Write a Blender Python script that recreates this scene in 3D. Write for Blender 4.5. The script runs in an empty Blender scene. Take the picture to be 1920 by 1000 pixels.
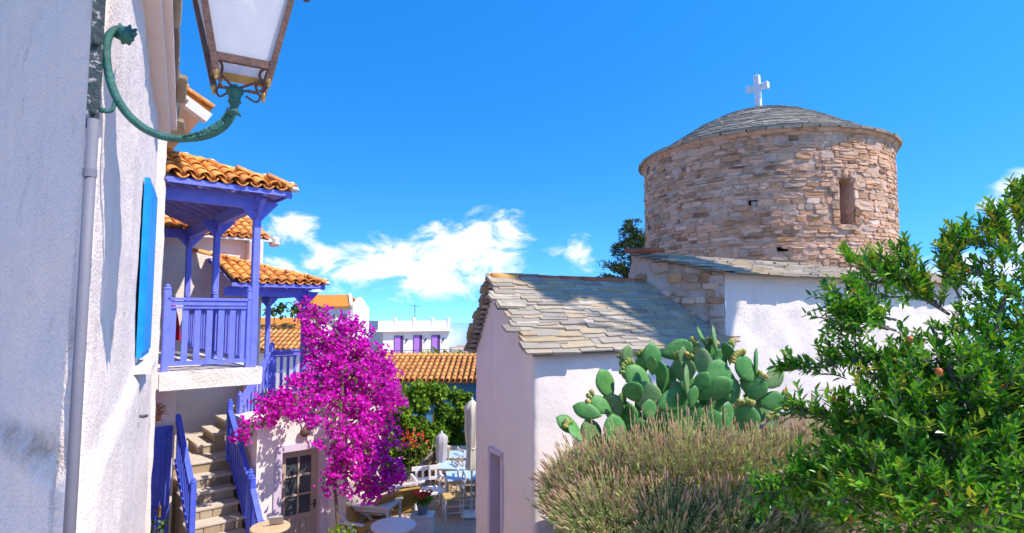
import bpy, bmesh, math, random
from mathutils import Vector, Matrix, noise

# ------------------------------------------------------------------ camera, sky, sun, exposure
SC = bpy.context.scene
COL = SC.collection
EYE = 4.4                                   # the eye stands 4.4 m above the cafe terrace (z = 0)
PITCH = math.atan(86 / 1100)
cam_data = bpy.data.cameras.new('camera')
cam = bpy.data.objects.new('camera', cam_data)
COL.objects.link(cam)
cam_data.sensor_width = 36
cam_data.lens = 36 * 1100 / 1920
cam_data.clip_start = 0.05
cam_data.clip_end = 3000
cam.location = (0, 0, EYE)
cam.rotation_euler = (math.pi / 2 + PITCH, 0, 0)
SC.camera = cam

SUN_AZ, SUN_EL = 113.0, 52.0                 # bearing clockwise from +Y, elevation
sd = bpy.data.lights.new('sun', 'SUN')
sd.energy = 3.3
sd.angle = math.radians(0.5)
sd.color = (1.0, 0.935, 0.85)
sun = bpy.data.objects.new('sun', sd)
COL.objects.link(sun)
_az, _el = math.radians(SUN_AZ), math.radians(SUN_EL)
SUN_DIR = Vector((math.sin(_az) * math.cos(_el), math.cos(_az) * math.cos(_el), math.sin(_el)))
sun.rotation_euler = (-SUN_DIR).to_track_quat('-Z', 'Y').to_euler()
sun.location = SUN_DIR * 60

SC.view_settings.view_transform = 'Standard'
SC.view_settings.look = 'None'
SC.view_settings.gamma = 1
SC.view_settings.use_curve_mapping = False
SC.view_settings.exposure = 0.92
SC.render.engine = 'CYCLES'
SC.cycles.use_denoising = True
SC.cycles.max_bounces = 7
SC.cycles.diffuse_bounces = 4
SC.cycles.transparent_max_bounces = 8

world = bpy.data.worlds.new('World')
SC.world = world
world.use_nodes = True


def ray(px, py):
    a, b = (px - 960) / 1100, (500 - py) / 1100
    c, s = math.cos(PITCH), math.sin(PITCH)
    return Vector((a, c - b * s, s + b * c))


def W(px, py, Y):
    """the place at depth Y that the photograph shows at (px, py)"""
    d = ray(px, py)
    return Vector((0, 0, EYE)) + d * (Y / d.y)


def G(px, py, z=0.0):
    """the place on a level at height z"""
    d = ray(px, py)
    return Vector((0, 0, EYE)) + d * ((z - EYE) / d.z)


def build_sky():
    nt = world.node_tree
    nt.nodes.clear()
    N, L = nt.nodes.new, nt.links.new

    def math_(op, a, b=None, c=None):
        n = N('ShaderNodeMath'); n.operation = op
        for i, v in enumerate((a, b, c)):
            if v is None: continue
            if isinstance(v, (int, float)): n.inputs[i].default_value = v
            else: L(v, n.inputs[i])
        return n.outputs[0]
    out = N('ShaderNodeOutputWorld'); bg = N('ShaderNodeBackground')
    sky = N('ShaderNodeTexSky'); sky.sky_type = 'NISHITA'; sky.sun_disc = False
    sky.sun_elevation = _el; sky.sun_rotation = _az
    sky.air_density = 1.0; sky.dust_density = 0.25; sky.ozone_density = 2.2; sky.altitude = 100
    hs = N('ShaderNodeHueSaturation'); hs.inputs['Saturation'].default_value = 1.27
    hs.inputs['Hue'].default_value = 0.5; hs.inputs['Value'].default_value = 1.0
    tint = N('ShaderNodeMix'); tint.data_type = 'RGBA'; tint.blend_type = 'MULTIPLY'; tint.inputs['Factor'].default_value = 1.0
    tint.inputs['B'].default_value = (.98, 1.12, 1.30, 1)
    t0 = N('ShaderNodeTexCoord'); vm = N('ShaderNodeVectorMath'); vm.operation = 'MULTIPLY_ADD'
    vm.inputs[1].default_value = (1, 1, 1.5); vm.inputs[2].default_value = (0, 0, .16)   # clear dry air: the deep blue reaches far down
    vn = N('ShaderNodeVectorMath'); vn.operation = 'NORMALIZE'
    L(t0.outputs['Generated'], vm.inputs[0]); L(vm.outputs[0], vn.inputs[0]); L(vn.outputs[0], sky.inputs['Vector'])
    L(sky.outputs[0], tint.inputs['A']); L(tint.outputs['Result'], hs.inputs['Color'])
    tc = N('ShaderNodeTexCoord'); sp = N('ShaderNodeSeparateXYZ'); L(tc.outputs['Generated'], sp.inputs[0])
    az = math_('ARCTAN2', sp.outputs[0], sp.outputs[1])
    el = math_('ARCSINE', sp.outputs[2])
    cv = N('ShaderNodeCombineXYZ'); L(az, cv.inputs[0]); L(math_('MULTIPLY', el, 1.7), cv.inputs[1])
    # drift of the cloud field
    n1 = N('ShaderNodeTexNoise'); n1.inputs['Scale'].default_value = 13; n1.inputs['Detail'].default_value = 9
    n1.inputs['Roughness'].default_value = 0.62; n1.inputs['Distortion'].default_value = 0.5
    L(cv.outputs[0], n1.inputs['Vector'])
    n2 = N('ShaderNodeTexNoise'); n2.inputs['Scale'].default_value = 5.0; n2.inputs['Detail'].default_value = 2
    L(cv.outputs[0], n2.inputs['Vector'])
    # banks of cumulus low over the roofs, and taller unseen banks all round, enlarged for white fill
    total = None
    D = math.radians
    for (a, e, w, h, k) in CLOUDS:
        da = math_('DIVIDE', math_('SUBTRACT', az, D(a)), D(w))
        de = math_('DIVIDE', math_('SUBTRACT', el, D(e)), D(h))
        r2 = math_('ADD', math_('MULTIPLY', da, da), math_('MULTIPLY', de, de))
        m = math_('MULTIPLY', math_('MAXIMUM', math_('SUBTRACT', 1.0, r2), 0.0), k)
        total = m if total is None else math_('MAXIMUM', total, m)
    # banks outside the view, enlarged to add neutral fill light
    band = math_('MAXIMUM', math_('SUBTRACT', 1.0, math_('POWER', math_('DIVIDE', math_('SUBTRACT', el, D(6)), D(9)), 2)), 0.0)
    outside = math_('GREATER_THAN', math_('ABSOLUTE', az), D(46))
    allround = math_('MULTIPLY', math_('MULTIPLY', band, outside), math_('MULTIPLY', math_('SUBTRACT', n2.outputs['Fac'], 0.42), 3.2))
    total = math_('MAXIMUM', total, allround)
    dens = math_('ADD', math_('MULTIPLY', total, 0.62), math_('MULTIPLY', math_('SUBTRACT', n1.outputs['Fac'], 0.52), 2.5))
    mr = N('ShaderNodeMapRange'); mr.interpolation_type = 'SMOOTHSTEP'
    mr.inputs['From Min'].default_value = 0.14; mr.inputs['From Max'].default_value = 0.80
    L(dens, mr.inputs['Value'])
    cover = math_('MULTIPLY', mr.outputs[0], math_('GREATER_THAN', total, 0.001))
    cover = math_('MULTIPLY', cover, 0.93)
    mix = N('ShaderNodeMix'); mix.data_type = 'RGBA'
    cm = N('ShaderNodeMix'); cm.data_type = 'RGBA'
    cm.inputs['A'].default_value = (3.9, 4.2, 5.3, 1); cm.inputs['B'].default_value = CLOUD_COL
    cr = N('ShaderNodeMapRange'); cr.inputs['From Min'].default_value = .25; cr.inputs['From Max'].default_value = 1.05; L(dens, cr.inputs['Value'])
    L(cr.outputs[0], cm.inputs['Factor']); L(cm.outputs['Result'], mix.inputs['B'])
    L(cover, mix.inputs['Factor']); L(hs.outputs[0], mix.inputs['A'])
    L(mix.outputs['Result'], bg.inputs[0])
    bg.inputs[1].default_value = 0.145
    L(bg.outputs[0], out.inputs[0])


CLOUDS = [(-8, 4.6, 12, 3.8, 1.35), (-4.5, 5.8, 8, 3.4, 1.35), (-1.8, 7.6, 4.5, 3.0, 1.05), (-15.5, 4.6, 7, 2.8, 1.1), (-21.3, 7.4, 4.2, 2.0, 0.95), (-20, 3.4, 7, 2.6, 0.8),
          (6.6, 5.4, 2.2, 2.4, 0.8), (4.0, 6.2, 2.0, 1.2, 0.7), (42.5, 7.2, 4.0, 4.4, 1.25), (38, 2, 6, 3, .9), (0.5, 9.0, 2.2, 1.6, .6)]
CLOUD_COL = (6.2, 6.0, 6.3, 1)
build_sky()

# ------------------------------------------------------------------ helpers
Z = Vector((0, 0, 1))
WORLD_AT = {}                               # world location of every object that parents others


def V2(x, y):
    return Vector((x, y, 0))


class MB:
    """collects faces for ONE mesh object"""
    def __init__(s):
        s.v, s.f, s.m = [], [], []

    def add(s, verts, faces, m=0):
        n = len(s.v)
        s.v += [Vector(p) for p in verts]
        for f in faces:
            s.f.append([i + n for i in f]); s.m.append(m)
        return s

    def box(s, c, size, ax=None, m=0):
        c = Vector(c)
        X, Y, Zz = ax if ax else (Vector((1, 0, 0)), Vector((0, 1, 0)), Z)
        hx, hy, hz = (q / 2 for q in size)
        p = [c + X * (hx * i) + Y * (hy * j) + Zz * (hz * k) for k in (-1, 1) for j in (-1, 1) for i in (-1, 1)]
        return s.add(p, [(0, 2, 3, 1), (4, 5, 7, 6), (0, 1, 5, 4), (2, 6, 7, 3), (0, 4, 6, 2), (1, 3, 7, 5)], m)

    def cbox(s, c, size, ax=None, ch=0.006, m=0):
        """box with chamfered long edges along its local z"""
        c = Vector(c)
        X, Y, Zz = ax if ax else (Vector((1, 0, 0)), Vector((0, 1, 0)), Z)
        hx, hy, hz = (q / 2 for q in size)
        ch = min(ch, hx * .6, hy * .6, hz * .6)
        ring = [(hx, hy - ch), (hx - ch, hy), (-hx + ch, hy), (-hx, hy - ch), (-hx, -hy + ch), (-hx + ch, -hy), (hx - ch, -hy), (hx, -hy + ch)]
        pts = []
        for zz, k in ((-hz, 1 - ch / max(hx, hy)), (-hz + ch, 1), (hz - ch, 1), (hz, 1 - ch / max(hx, hy))):
            for (x, y) in ring:
                pts.append(c + X * (x * k) + Y * (y * k) + Zz * zz)
        fs = [tuple(range(7, -1, -1)), tuple(range(24, 32))]
        for r in range(3):
            for i in range(8):
                j = (i + 1) % 8
                fs.append((r * 8 + i, r * 8 + j, r * 8 + 8 + j, r * 8 + 8 + i))
        return s.add(pts, fs, m)

    def bar(s, a, b, w, h, up=Z, m=0):
        a, b = Vector(a), Vector(b)
        d = (b - a); L = d.length; d.normalize()
        x = d.cross(up)
        if x.length < 1e-4: x = d.cross(Vector((0, 1, 0)))
        x.normalize(); u = x.cross(d)
        return s.box((a + b) / 2, (w, h, L), (x, u, d), m)

    def prism(s, ring, vec, m=0):
        n = len(ring); vec = Vector(vec)
        p = [Vector(q) for q in ring] + [Vector(q) + vec for q in ring]
        fs = [tuple(range(n - 1, -1, -1)), tuple(range(n, 2 * n))]
        fs += [(i, (i + 1) % n, n + (i + 1) % n, n + i) for i in range(n)]
        return s.add(p, fs, m)

    def tube(s, path, r, n=8, m=0, cap=True):
        path = [Vector(p) for p in path]
        k = len(path)
        if not isinstance(r, (list, tuple)): r = [r] * k
        pts, prev = [], None
        for i, p in enumerate(path):
            t = (path[min(i + 1, k - 1)] - path[max(i - 1, 0)]).normalized()
            if prev is None:
                x = t.cross(Z)
                if x.length < 1e-3: x = t.cross(Vector((1, 0, 0)))
            else:
                x = prev - t * prev.dot(t)
            x.normalize(); y = t.cross(x); prev = x
            pts += [p + (x * math.cos(2 * math.pi * j / n) + y * math.sin(2 * math.pi * j / n)) * r[i] for j in range(n)]
        fs = [(i * n + j, i * n + (j + 1) % n, (i + 1) * n + (j + 1) % n, (i + 1) * n + j) for i in range(k - 1) for j in range(n)]
        if cap: fs += [tuple(range(n - 1, -1, -1)), tuple(range((k - 1) * n, k * n))]
        return s.add(pts, fs, m)

    def lathe(s, c, prof, n=16, m=0, axis=Z):
        c = Vector(c)
        x = axis.cross(Vector((0, 1, 0)))
        if x.length < 1e-3: x = Vector((1, 0, 0))
        x.normalize(); y = axis.cross(x)
        pts = [c + (x * math.cos(2 * math.pi * j / n) + y * math.sin(2 * math.pi * j / n)) * r + axis * h for (r, h) in prof for j in range(n)]
        k = len(prof)
        fs = [(i * n + j, i * n + (j + 1) % n, (i + 1) * n + (j + 1) % n, (i + 1) * n + j) for i in range(k - 1) for j in range(n)]
        if prof[0][0] > 1e-6: fs.append(tuple(range(n - 1, -1, -1)))
        if prof[-1][0] > 1e-6: fs.append(tuple(range((k - 1) * n, k * n)))
        return s.add(pts, fs, m)

    def mesh(s, name, mats, origin=None, smooth=False):
        o = origin if origin is not None else Vector((0, 0, 0))
        me = bpy.data.meshes.new(name)
        me.from_pydata([tuple(p - o) for p in s.v], [], s.f)
        for mt in (mats if isinstance(mats, (list, tuple)) else [mats]):
            me.materials.append(M[mt])
        if any(s.m): me.polygons.foreach_set('material_index', s.m)
        if smooth: me.polygons.foreach_set('use_smooth', [True] * len(s.f))
        me.update()
        return me

    def build(s, name, mats, parent=None, smooth=False, origin=None):
        """verts are world places; the origin goes to the bottom centre"""
        if origin is None:
            lo = [min(p[i] for p in s.v) for i in range(3)]; hi = [max(p[i] for p in s.v) for i in range(3)]
            origin = Vector(((lo[0] + hi[0]) / 2, (lo[1] + hi[1]) / 2, lo[2]))
        me = s.mesh(name, mats, origin, smooth)
        return put(name, me, origin, parent)


def put(name, me, origin, parent=None, rot=None):
    o = bpy.data.objects.new(name, me)
    COL.objects.link(o)
    origin = Vector(origin)
    if parent is not None:
        o.parent = parent
        o.location = origin - WORLD_AT[parent.name]
    else:
        o.location = origin
    if rot is not None:
        o.rotation_euler = rot
    WORLD_AT[o.name] = origin
    return o


def put_m(name, me, mat4, parent=None):
    """placed by a full matrix; the parent chain carries no rotation"""
    o = bpy.data.objects.new(name, me)
    COL.objects.link(o)
    origin = mat4.translation.copy()
    if parent is not None:
        o.parent = parent
        mat4 = mat4.copy(); mat4.translation = origin - WORLD_AT[parent.name]
    o.matrix_basis = mat4
    WORLD_AT[o.name] = origin
    return o


def tag(o, label=None, cat=None, group=None, kind=None):
    if label: o['label'] = label
    if cat: o['category'] = cat
    if group: o['group'] = group
    if kind: o['kind'] = kind
    return o


def thing(name, label, cat, loc=(0, 0, 0), rz=0.0, group=None):
    o = bpy.data.objects.new(name, None)
    COL.objects.link(o)
    o.location = loc; o.rotation_euler = (0, 0, rz)
    o.empty_display_size = 0.2
    WORLD_AT[o.name] = Vector(loc)
    return tag(o, label, cat, group)


def kids(o):
    return list(o.children)


def copy_tree(o, parent=None):
    c = o.copy(); COL.objects.link(c)
    c.parent = parent
    for ch in kids(o): copy_tree(ch, c)
    return c


def axes(X, Y, Zz, loc):
    m = Matrix.Identity(4)
    for i in range(3):
        m[i][0], m[i][1], m[i][2], m[i][3] = X[i], Y[i], Zz[i], loc[i]
    return m


def fillet(path, r, n=4, closed=False):
    out = []
    k = len(path)
    for i, p in enumerate(path):
        p = Vector(p)
        if not closed and i in (0, k - 1): out.append(p); continue
        a, b = Vector(path[i - 1]), Vector(path[(i + 1) % k])
        da, db = (a - p).normalized(), (b - p).normalized()
        p0, p1 = p + da * r, p + db * r
        for j in range(n + 1):
            t = j / n
            out.append(p0 * (1 - t) ** 2 + p * 2 * t * (1 - t) + p1 * t * t)
    return out


def shell(name, path, z0, ztop, mat, parent, res=0.2, amp=0.01, freq=2.5, closed=False, skip=None, cap=False, lift=None):
    """a rendered wall with a hand-trowelled, uneven face; outside is to the right of the path"""
    pts = []
    k = len(path)
    seq = list(range(k)) + ([0] if closed else [])
    for i in range(len(seq) - 1):
        a, b = Vector(path[seq[i]]), Vector(path[seq[i + 1]])
        n = max(1, math.ceil((b - a).length / res))
        pts += [a.lerp(b, j / n) for j in range(n)]
    if not closed: pts.append(Vector(path[-1]))
    n = len(pts)
    tops = [ztop(p) if callable(ztop) else ztop for p in pts]
    nz = max(2, math.ceil((max(tops) - z0) / res))
    mb = MB()
    vs = []
    for j in range(nz + 1):
        for i, p in enumerate(pts):
            a = pts[(i - 1) % n] if (closed or i > 0) else p
            b = pts[(i + 1) % n] if (closed or i < n - 1) else p
            d = (b - a).normalized()
            nr = Vector((d.y, -d.x, 0))
            q = Vector((p.x, p.y, z0 + (tops[i] - z0) * j / nz))
            dd = noise.noise(q * freq) * amp + noise.noise(q * freq * 4.1) * amp * .35
            if lift: dd += lift(q)
            vs.append(q + nr * dd)
    fs = []
    m = n if closed else n - 1
    for j in range(nz):
        for i in range(m):
            i2 = (i + 1) % n
            if skip:
                c = (vs[j * n + i] + vs[(j + 1) * n + i2]) / 2
                if skip(c): continue
            fs.append((j * n + i, j * n + i2, (j + 1) * n + i2, (j + 1) * n + i))
    if cap: fs.append(tuple(nz * n + i for i in range(n)))
    mb.add(vs, fs)
    return mb.build(name, mat, parent, smooth=True)


# ------------------------------------------------------------------ materials
M = {}


def mat(name, c1, c2=None, scale=6.0, rough=0.8, bump=0.0, bscale=40.0, piece=0.0, metal=0.0, ramp=None, trans=0.0, stain=None,
        spec=0.3, detail=5.0, fine=0.0, fscale=220.0, drip=None, dots=None, band=None):
    """c1..c2 blended by noise over the place itself; piece = how far single pieces differ; ramp = colours single pieces choose from"""
    m = bpy.data.materials.new(name)
    m.use_nodes = True
    nt = m.node_tree; nt.nodes.clear()
    N, L = nt.nodes.new, nt.links.new
    out = N('ShaderNodeOutputMaterial'); b = N('ShaderNodeBsdfPrincipled')
    b.inputs['Roughness'].default_value = rough; b.inputs['Metallic'].default_value = metal
    b.inputs['Specular IOR Level'].default_value = spec
    geo = N('ShaderNodeNewGeometry'); oi = N('ShaderNodeObjectInfo')
    pos = geo.outputs['Position']
    col = None

    def mixn(fac, a, bb, mode='MIX'):
        x = N('ShaderNodeMix'); x.data_type = 'RGBA'; x.blend_type = mode
        for sock, v in ((x.inputs['Factor'], fac), (x.inputs['A'], a), (x.inputs['B'], bb)):
            if isinstance(v, (int, float)): sock.default_value = v
            elif isinstance(v, tuple): sock.default_value = (*v[:3], 1)
            else: L(v, sock)
        return x.outputs['Result']

    def noisef(sc, det=5.0, rgh=.6):
        t = N('ShaderNodeTexNoise'); t.inputs['Scale'].default_value = sc; t.inputs['Detail'].default_value = det
        t.inputs['Roughness'].default_value = rgh
        L(pos, t.inputs['Vector']); return t.outputs['Fac']

    def rng(v, a, bb, c=0.0, d=1.0):
        r = N('ShaderNodeMapRange'); L(v, r.inputs['Value'])
        for i, q in zip(('From Min', 'From Max', 'To Min', 'To Max'), (a, bb, c, d)): r.inputs[i].default_value = q
        return r.outputs[0]
    rnd = N('ShaderNodeMath'); rnd.operation = 'ADD'
    L(oi.outputs['Random'], rnd.inputs[0]); L(geo.outputs['Random Per Island'], rnd.inputs[1])
    fr = N('ShaderNodeMath'); fr.operation = 'FRACT'; L(rnd.outputs[0], fr.inputs[0])
    rv = fr.outputs[0]
    if ramp:
        cr = N('ShaderNodeValToRGB'); cr.color_ramp.interpolation = 'LINEAR'
        els = cr.color_ramp.elements
        while len(els) < len(ramp): els.new(0.5)
        for i, c in enumerate(ramp):
            els[i].position = i / (len(ramp) - 1); els[i].color = (*c, 1)
        L(rv, cr.inputs[0]); col = cr.outputs[0]
        if c2: col = mixn(rng(noisef(scale, detail), .4, .72, 0, .75), col, c2)
    else:
        col = mixn(rng(noisef(scale, detail), .32, .68), c1, c2 or c1)
    if piece:
        col = mixn(1.0, col, mixn(rv, (1 - piece,) * 3, (1 + piece * .6,) * 3), 'MULTIPLY')
    if stain:
        sc, lo, hi, c, amt = stain
        col = mixn(rng(noisef(sc, 8, .7), lo, hi, 0, amt), col, c)
    if drip:                                 # rain streaks: noise drawn out downwards
        mp = N('ShaderNodeVectorMath'); mp.operation = 'MULTIPLY'; mp.inputs[1].default_value = (7, 7, .55); L(pos, mp.inputs[0])
        t = N('ShaderNodeTexNoise'); t.inputs['Scale'].default_value = 1.0; t.inputs['Detail'].default_value = 7; t.inputs['Roughness'].default_value = .7
        L(mp.outputs[0], t.inputs['Vector'])
        col = mixn(rng(t.outputs['Fac'], .54, .74, 0, drip[1]), col, drip[0])
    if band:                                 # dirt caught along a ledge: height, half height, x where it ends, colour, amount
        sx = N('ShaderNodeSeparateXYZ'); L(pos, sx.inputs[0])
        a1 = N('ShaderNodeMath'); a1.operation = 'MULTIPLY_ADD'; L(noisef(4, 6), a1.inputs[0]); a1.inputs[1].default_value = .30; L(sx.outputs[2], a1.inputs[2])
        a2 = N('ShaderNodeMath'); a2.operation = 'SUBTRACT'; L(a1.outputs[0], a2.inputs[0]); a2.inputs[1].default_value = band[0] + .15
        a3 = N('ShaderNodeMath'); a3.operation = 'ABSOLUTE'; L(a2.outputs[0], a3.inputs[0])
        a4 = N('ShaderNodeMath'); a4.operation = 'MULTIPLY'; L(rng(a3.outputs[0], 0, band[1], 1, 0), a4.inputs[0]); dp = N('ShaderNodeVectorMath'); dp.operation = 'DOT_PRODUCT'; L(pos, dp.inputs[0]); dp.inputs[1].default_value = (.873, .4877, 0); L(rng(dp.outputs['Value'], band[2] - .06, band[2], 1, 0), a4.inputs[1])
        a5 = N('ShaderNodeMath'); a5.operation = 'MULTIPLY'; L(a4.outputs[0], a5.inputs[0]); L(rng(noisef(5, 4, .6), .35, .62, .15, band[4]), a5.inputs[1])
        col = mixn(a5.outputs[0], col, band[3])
    if dots:
        vo = N('ShaderNodeTexVoronoi'); vo.inputs['Scale'].default_value = dots[0]; L(pos, vo.inputs['Vector'])
        col = mixn(rng(vo.outputs['Distance'], dots[1], dots[1] * 1.35, 1, 0), col, dots[2])
    L(col, b.inputs['Base Color'])
    if bump:
        bp = N('ShaderNodeBump'); bp.inputs['Strength'].default_value = bump; bp.inputs['Distance'].default_value = 0.02
        h = noisef(bscale, 6, .65)
        if fine:
            h2 = noisef(fscale, 3); ad = N('ShaderNodeMath'); ad.operation = 'MULTIPLY_ADD'
            L(h2, ad.inputs[0]); ad.inputs[1].default_value = fine; L(h, ad.inputs[2]); h = ad.outputs[0]
        L(h, bp.inputs['Height']); L(bp.outputs[0], b.inputs['Normal'])
    if trans:
        tr = N('ShaderNodeBsdfTranslucent'); L(col, tr.inputs['Color'])
        mx = N('ShaderNodeMixShader'); mx.inputs[0].default_value = trans
        L(b.outputs[0], mx.inputs[1]); L(tr.outputs[0], mx.inputs[2]); L(mx.outputs[0], out.inputs[0])
    else:
        L(b.outputs[0], out.inputs[0])
    M[name] = m
    return m


mat('whitewash', (.90, .77, .68), (.84, .71, .625), 1.6, .9, .9, 13, fine=.6, fscale=110, stain=(3.1, .58, .78, (.58, .47, .40), .45), drip=((.60, .52, .46), .35))
mat('whitewash_smooth', (.90, .77, .69), (.84, .71, .635), 1.2, .88, .5, 10, fine=.4, fscale=100, stain=(1.9, .58, .80, (.62, .50, .44), .42), drip=((.62, .54, .49), .38))
mat('stucco', (.89, .77, .66), (.83, .71, .60), 2.2, .95, .95, 26, fine=.6, fscale=90)
mat('cream_plaster', (.78, .70, .62), (.70, .61, .53), 3, .9, .4, 30)
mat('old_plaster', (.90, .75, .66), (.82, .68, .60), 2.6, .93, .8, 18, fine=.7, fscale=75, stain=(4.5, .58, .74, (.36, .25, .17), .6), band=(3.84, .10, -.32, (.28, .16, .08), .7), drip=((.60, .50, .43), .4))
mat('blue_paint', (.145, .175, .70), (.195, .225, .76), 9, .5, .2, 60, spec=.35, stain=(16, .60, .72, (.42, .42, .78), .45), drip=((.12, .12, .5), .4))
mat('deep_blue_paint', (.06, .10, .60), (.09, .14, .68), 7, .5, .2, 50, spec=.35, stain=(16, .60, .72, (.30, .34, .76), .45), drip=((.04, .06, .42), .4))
mat('azure_paint', (.0, .24, .62), (.01, .30, .70), 6, .5, .15, 30, drip=((.02, .18, .5), .4))
mat('soffit_paint', (.42, .37, .70), (.36, .32, .64), 4, .7, .15, 40)
mat('terracotta', (.62, .26, .09), ramp=[(.54, .165, .035), (.74, .255, .045), (.86, .37, .08), (.80, .29, .05), (.62, .205, .05)], c2=(.84, .46, .15), scale=9, rough=.85, bump=.3, bscale=60,
    stain=(14, .62, .74, (.22, .13, .08), .5))
mat('old_terracotta', (.5, .2, .07), ramp=[(.46, .17, .05), (.64, .27, .075), (.76, .36, .10), (.56, .20, .05)], c2=(.56, .29, .11), scale=9, rough=.88, bump=.3, bscale=60,
    stain=(9, .56, .7, (.12, .075, .05), .7))
mat('orange_roof', (.74, .25, .03), (.66, .20, .025), 3, .8)
mat('mortar_white', (.76, .70, .64), (.62, .54, .48), 8, .95, .5, 40)
mat('slate', (.4, .35, .28), ramp=[(.22, .175, .13), (.38, .315, .235), (.30, .255, .205), (.47, .385, .28), (.42, .30, .155), (.52, .44, .34)], c2=(.30, .25, .195), scale=7, rough=.75,
    bump=.5, bscale=30, fine=.3, stain=(6.5, .60, .74, (.52, .33, .10), .55))
mat('dome_slate', (.28, .26, .24), ramp=[(.15, .125, .10), (.29, .245, .19), (.22, .19, .155), (.42, .36, .275), (.18, .15, .12), (.36, .295, .21)], c2=(.21, .18, .145), scale=7, rough=.8,
    bump=.4, bscale=30, stain=(9, .60, .74, (.45, .38, .22), .4))
mat('rubble', (.5, .4, .3), ramp=[(.74, .41, .25), (.84, .53, .36), (.50, .26, .125), (.88, .64, .48), (.24, .125, .06), (.72, .38, .20), (.15, .085, .05), (.82, .50, .30), (.46, .36, .29), (.66, .29, .10)],
    c2=(.74, .42, .25), scale=3.2, rough=.92, bump=.8, bscale=26, fine=.5, fscale=90, stain=(5.5, .55, .70, (.20, .11, .055), .8))
mat('ridge_red', (.42, .10, .045), (.50, .15, .06), 9, .85, .3, 50)
mat('lime_mortar', (.76, .52, .39), (.52, .31, .195), 5, .95, 1.0, 22, fine=.6, fscale=80, stain=(3.4, .52, .66, (.24, .15, .085), .75))
mat('worn_render', (.66, .53, .44), (.52, .37, .27), 3.5, .95, .7, 18, fine=.5, stain=(4, .56, .66, (.36, .20, .10), .65))
mat('recess_shade', (.08, .06, .05), (.05, .04, .035), 8, .95)  # darkness inside the openings put into the colour of their backs
mat('white_marble', (.86, .84, .84), (.78, .76, .77), 6, .5, .1, 30)
mat('green_iron', (.012, .085, .065), (.02, .14, .10), 22, .42, .5, 70, spec=.5, stain=(38, .62, .70, (.16, .17, .13), .6))
mat('rusty_iron', (.10, .05, .04), (.17, .095, .075), 30, .7, .5, 80, stain=(24, .58, .66, (.01, .13, .09), .8))
mat('brass', (.50, .32, .10), (.40, .24, .09), 20, .5, .2, 60, metal=.3)
mat('flaky_plate', (.012, .035, .035), (.06, .075, .08), 26, .7, .6, 60, stain=(30, .56, .62, (.42, .38, .38), .85))
mat('pipe_shade_grey', (.19, .18, .205), (.16, .15, .18), 3, .6, .15, 20)  # grey pipe, darkened further so the colour stands in for shade
mat('frosted_glass', (.88, .88, .90), (.80, .80, .84), 4, .35, 0, trans=.55, spec=.5)
mat('lamp_bulb', (.95, .86, .72), (.92, .82, .70), 4, .4, trans=.3)
mat('glass', (.05, .065, .07), (.07, .085, .09), 3, .06, spec=.7)
mat('taupe_paint', (.44, .335, .265), (.48, .37, .295), 4, .6, .12, 40)
mat('mauve_trim', (.66, .54, .62), (.60, .49, .58), 3, .85, .3, 25)
mat('stair_stone', (.40, .30, .19), ramp=[(.30, .225, .14), (.42, .32, .20), (.36, .30, .22), (.47, .37, .24)], c2=(.40, .31, .21), scale=8, rough=.85, bump=.5, bscale=30)
mat('stair_tread', (.62, .53, .42), (.50, .42, .33), 8, .85, .35, 30)
mat('paving', (.5, .4, .3), ramp=[(.60, .46, .34), (.68, .54, .40), (.64, .52, .42), (.56, .42, .31)], c2=(.66, .52, .40), scale=4, rough=.85, bump=.25, bscale=20)
mat('paving_joint', (.46, .36, .27), (.38, .29, .21), 6, .95, .4, 40)
mat('soil', (.17, .11, .07), (.24, .16, .10), 6, .98, .8, 30)
mat('far_ground', (.30, .27, .20), (.20, .21, .12), .25, .98)
mat('sea', (.03, .10, .16), (.03, .10, .16), .01, .08, .0, spec=.6)
mat('purple_paint', (.38, .14, .50), (.46, .20, .58), 6, .6)
mat('purple_shade', (.09, .03, .14), (.11, .04, .16), 6, .7)
mat('shade_blue_wall', (.08, .25, .40), (.10, .29, .44), 1.5, .85, .3, 20)  # teal of the shade under the eaves put into the wall colour
mat('iron', (.05, .05, .06), (.08, .08, .09), 20, .6)
mat('white_wood', (.80, .76, .74), (.70, .66, .64), 12, .6, .2, 60)
mat('natural_wood', (.52, .36, .20), (.62, .46, .28), 14, .65, .25, 50)
mat('dark_wood', (.15, .085, .05), (.22, .13, .075), 14, .7, .25, 50)
mat('rush', (.58, .40, .17), (.46, .30, .11), 30, .85, .6, 90)
mat('ochre_cloth', (.46, .26, .06), (.54, .32, .09), 9, .9, .3, 60)
mat('beige_cloth', (.56, .47, .42), (.64, .55, .49), 7, .95, .3, 50)
mat('blue_top', (.40, .55, .72), (.46, .60, .76), 5, .45, .1, 40)
mat('canvas', (.74, .68, .55), (.66, .59, .47), 5, .95, .4, 40, trans=.12)
mat('grey_canvas', (.50, .46, .47), (.42, .39, .41), 5, .95, .4, 40)
mat('red_cloth', (.55, .01, .025), (.45, .01, .03), 10, .9, .3, 30)
mat('bucket', (.26, .36, .40), (.20, .29, .33), 9, .6, .15, 40)
mat('clay', (.50, .24, .13), (.42, .19, .10), 9, .85, .3, 40)
mat('bark', (.10, .075, .055), (.18, .13, .095), 22, .95, .7, 60)
mat('grey_bark', (.22, .17, .14), (.30, .24, .20), 22, .95, .7, 60)
mat('bract', (.5, .0, .4), ramp=[(.58, .004, .42), (.82, .008, .58), (.94, .02, .66), (.70, .005, .52), (.96, .14, .74), (.40, .004, .32)], rough=.7, trans=.45, spec=.15)
mat('bough_leaf', (.1, .2, .03), ramp=[(.05, .11, .015), (.11, .19, .025), (.19, .26, .03)], rough=.6, trans=.3)
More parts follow.
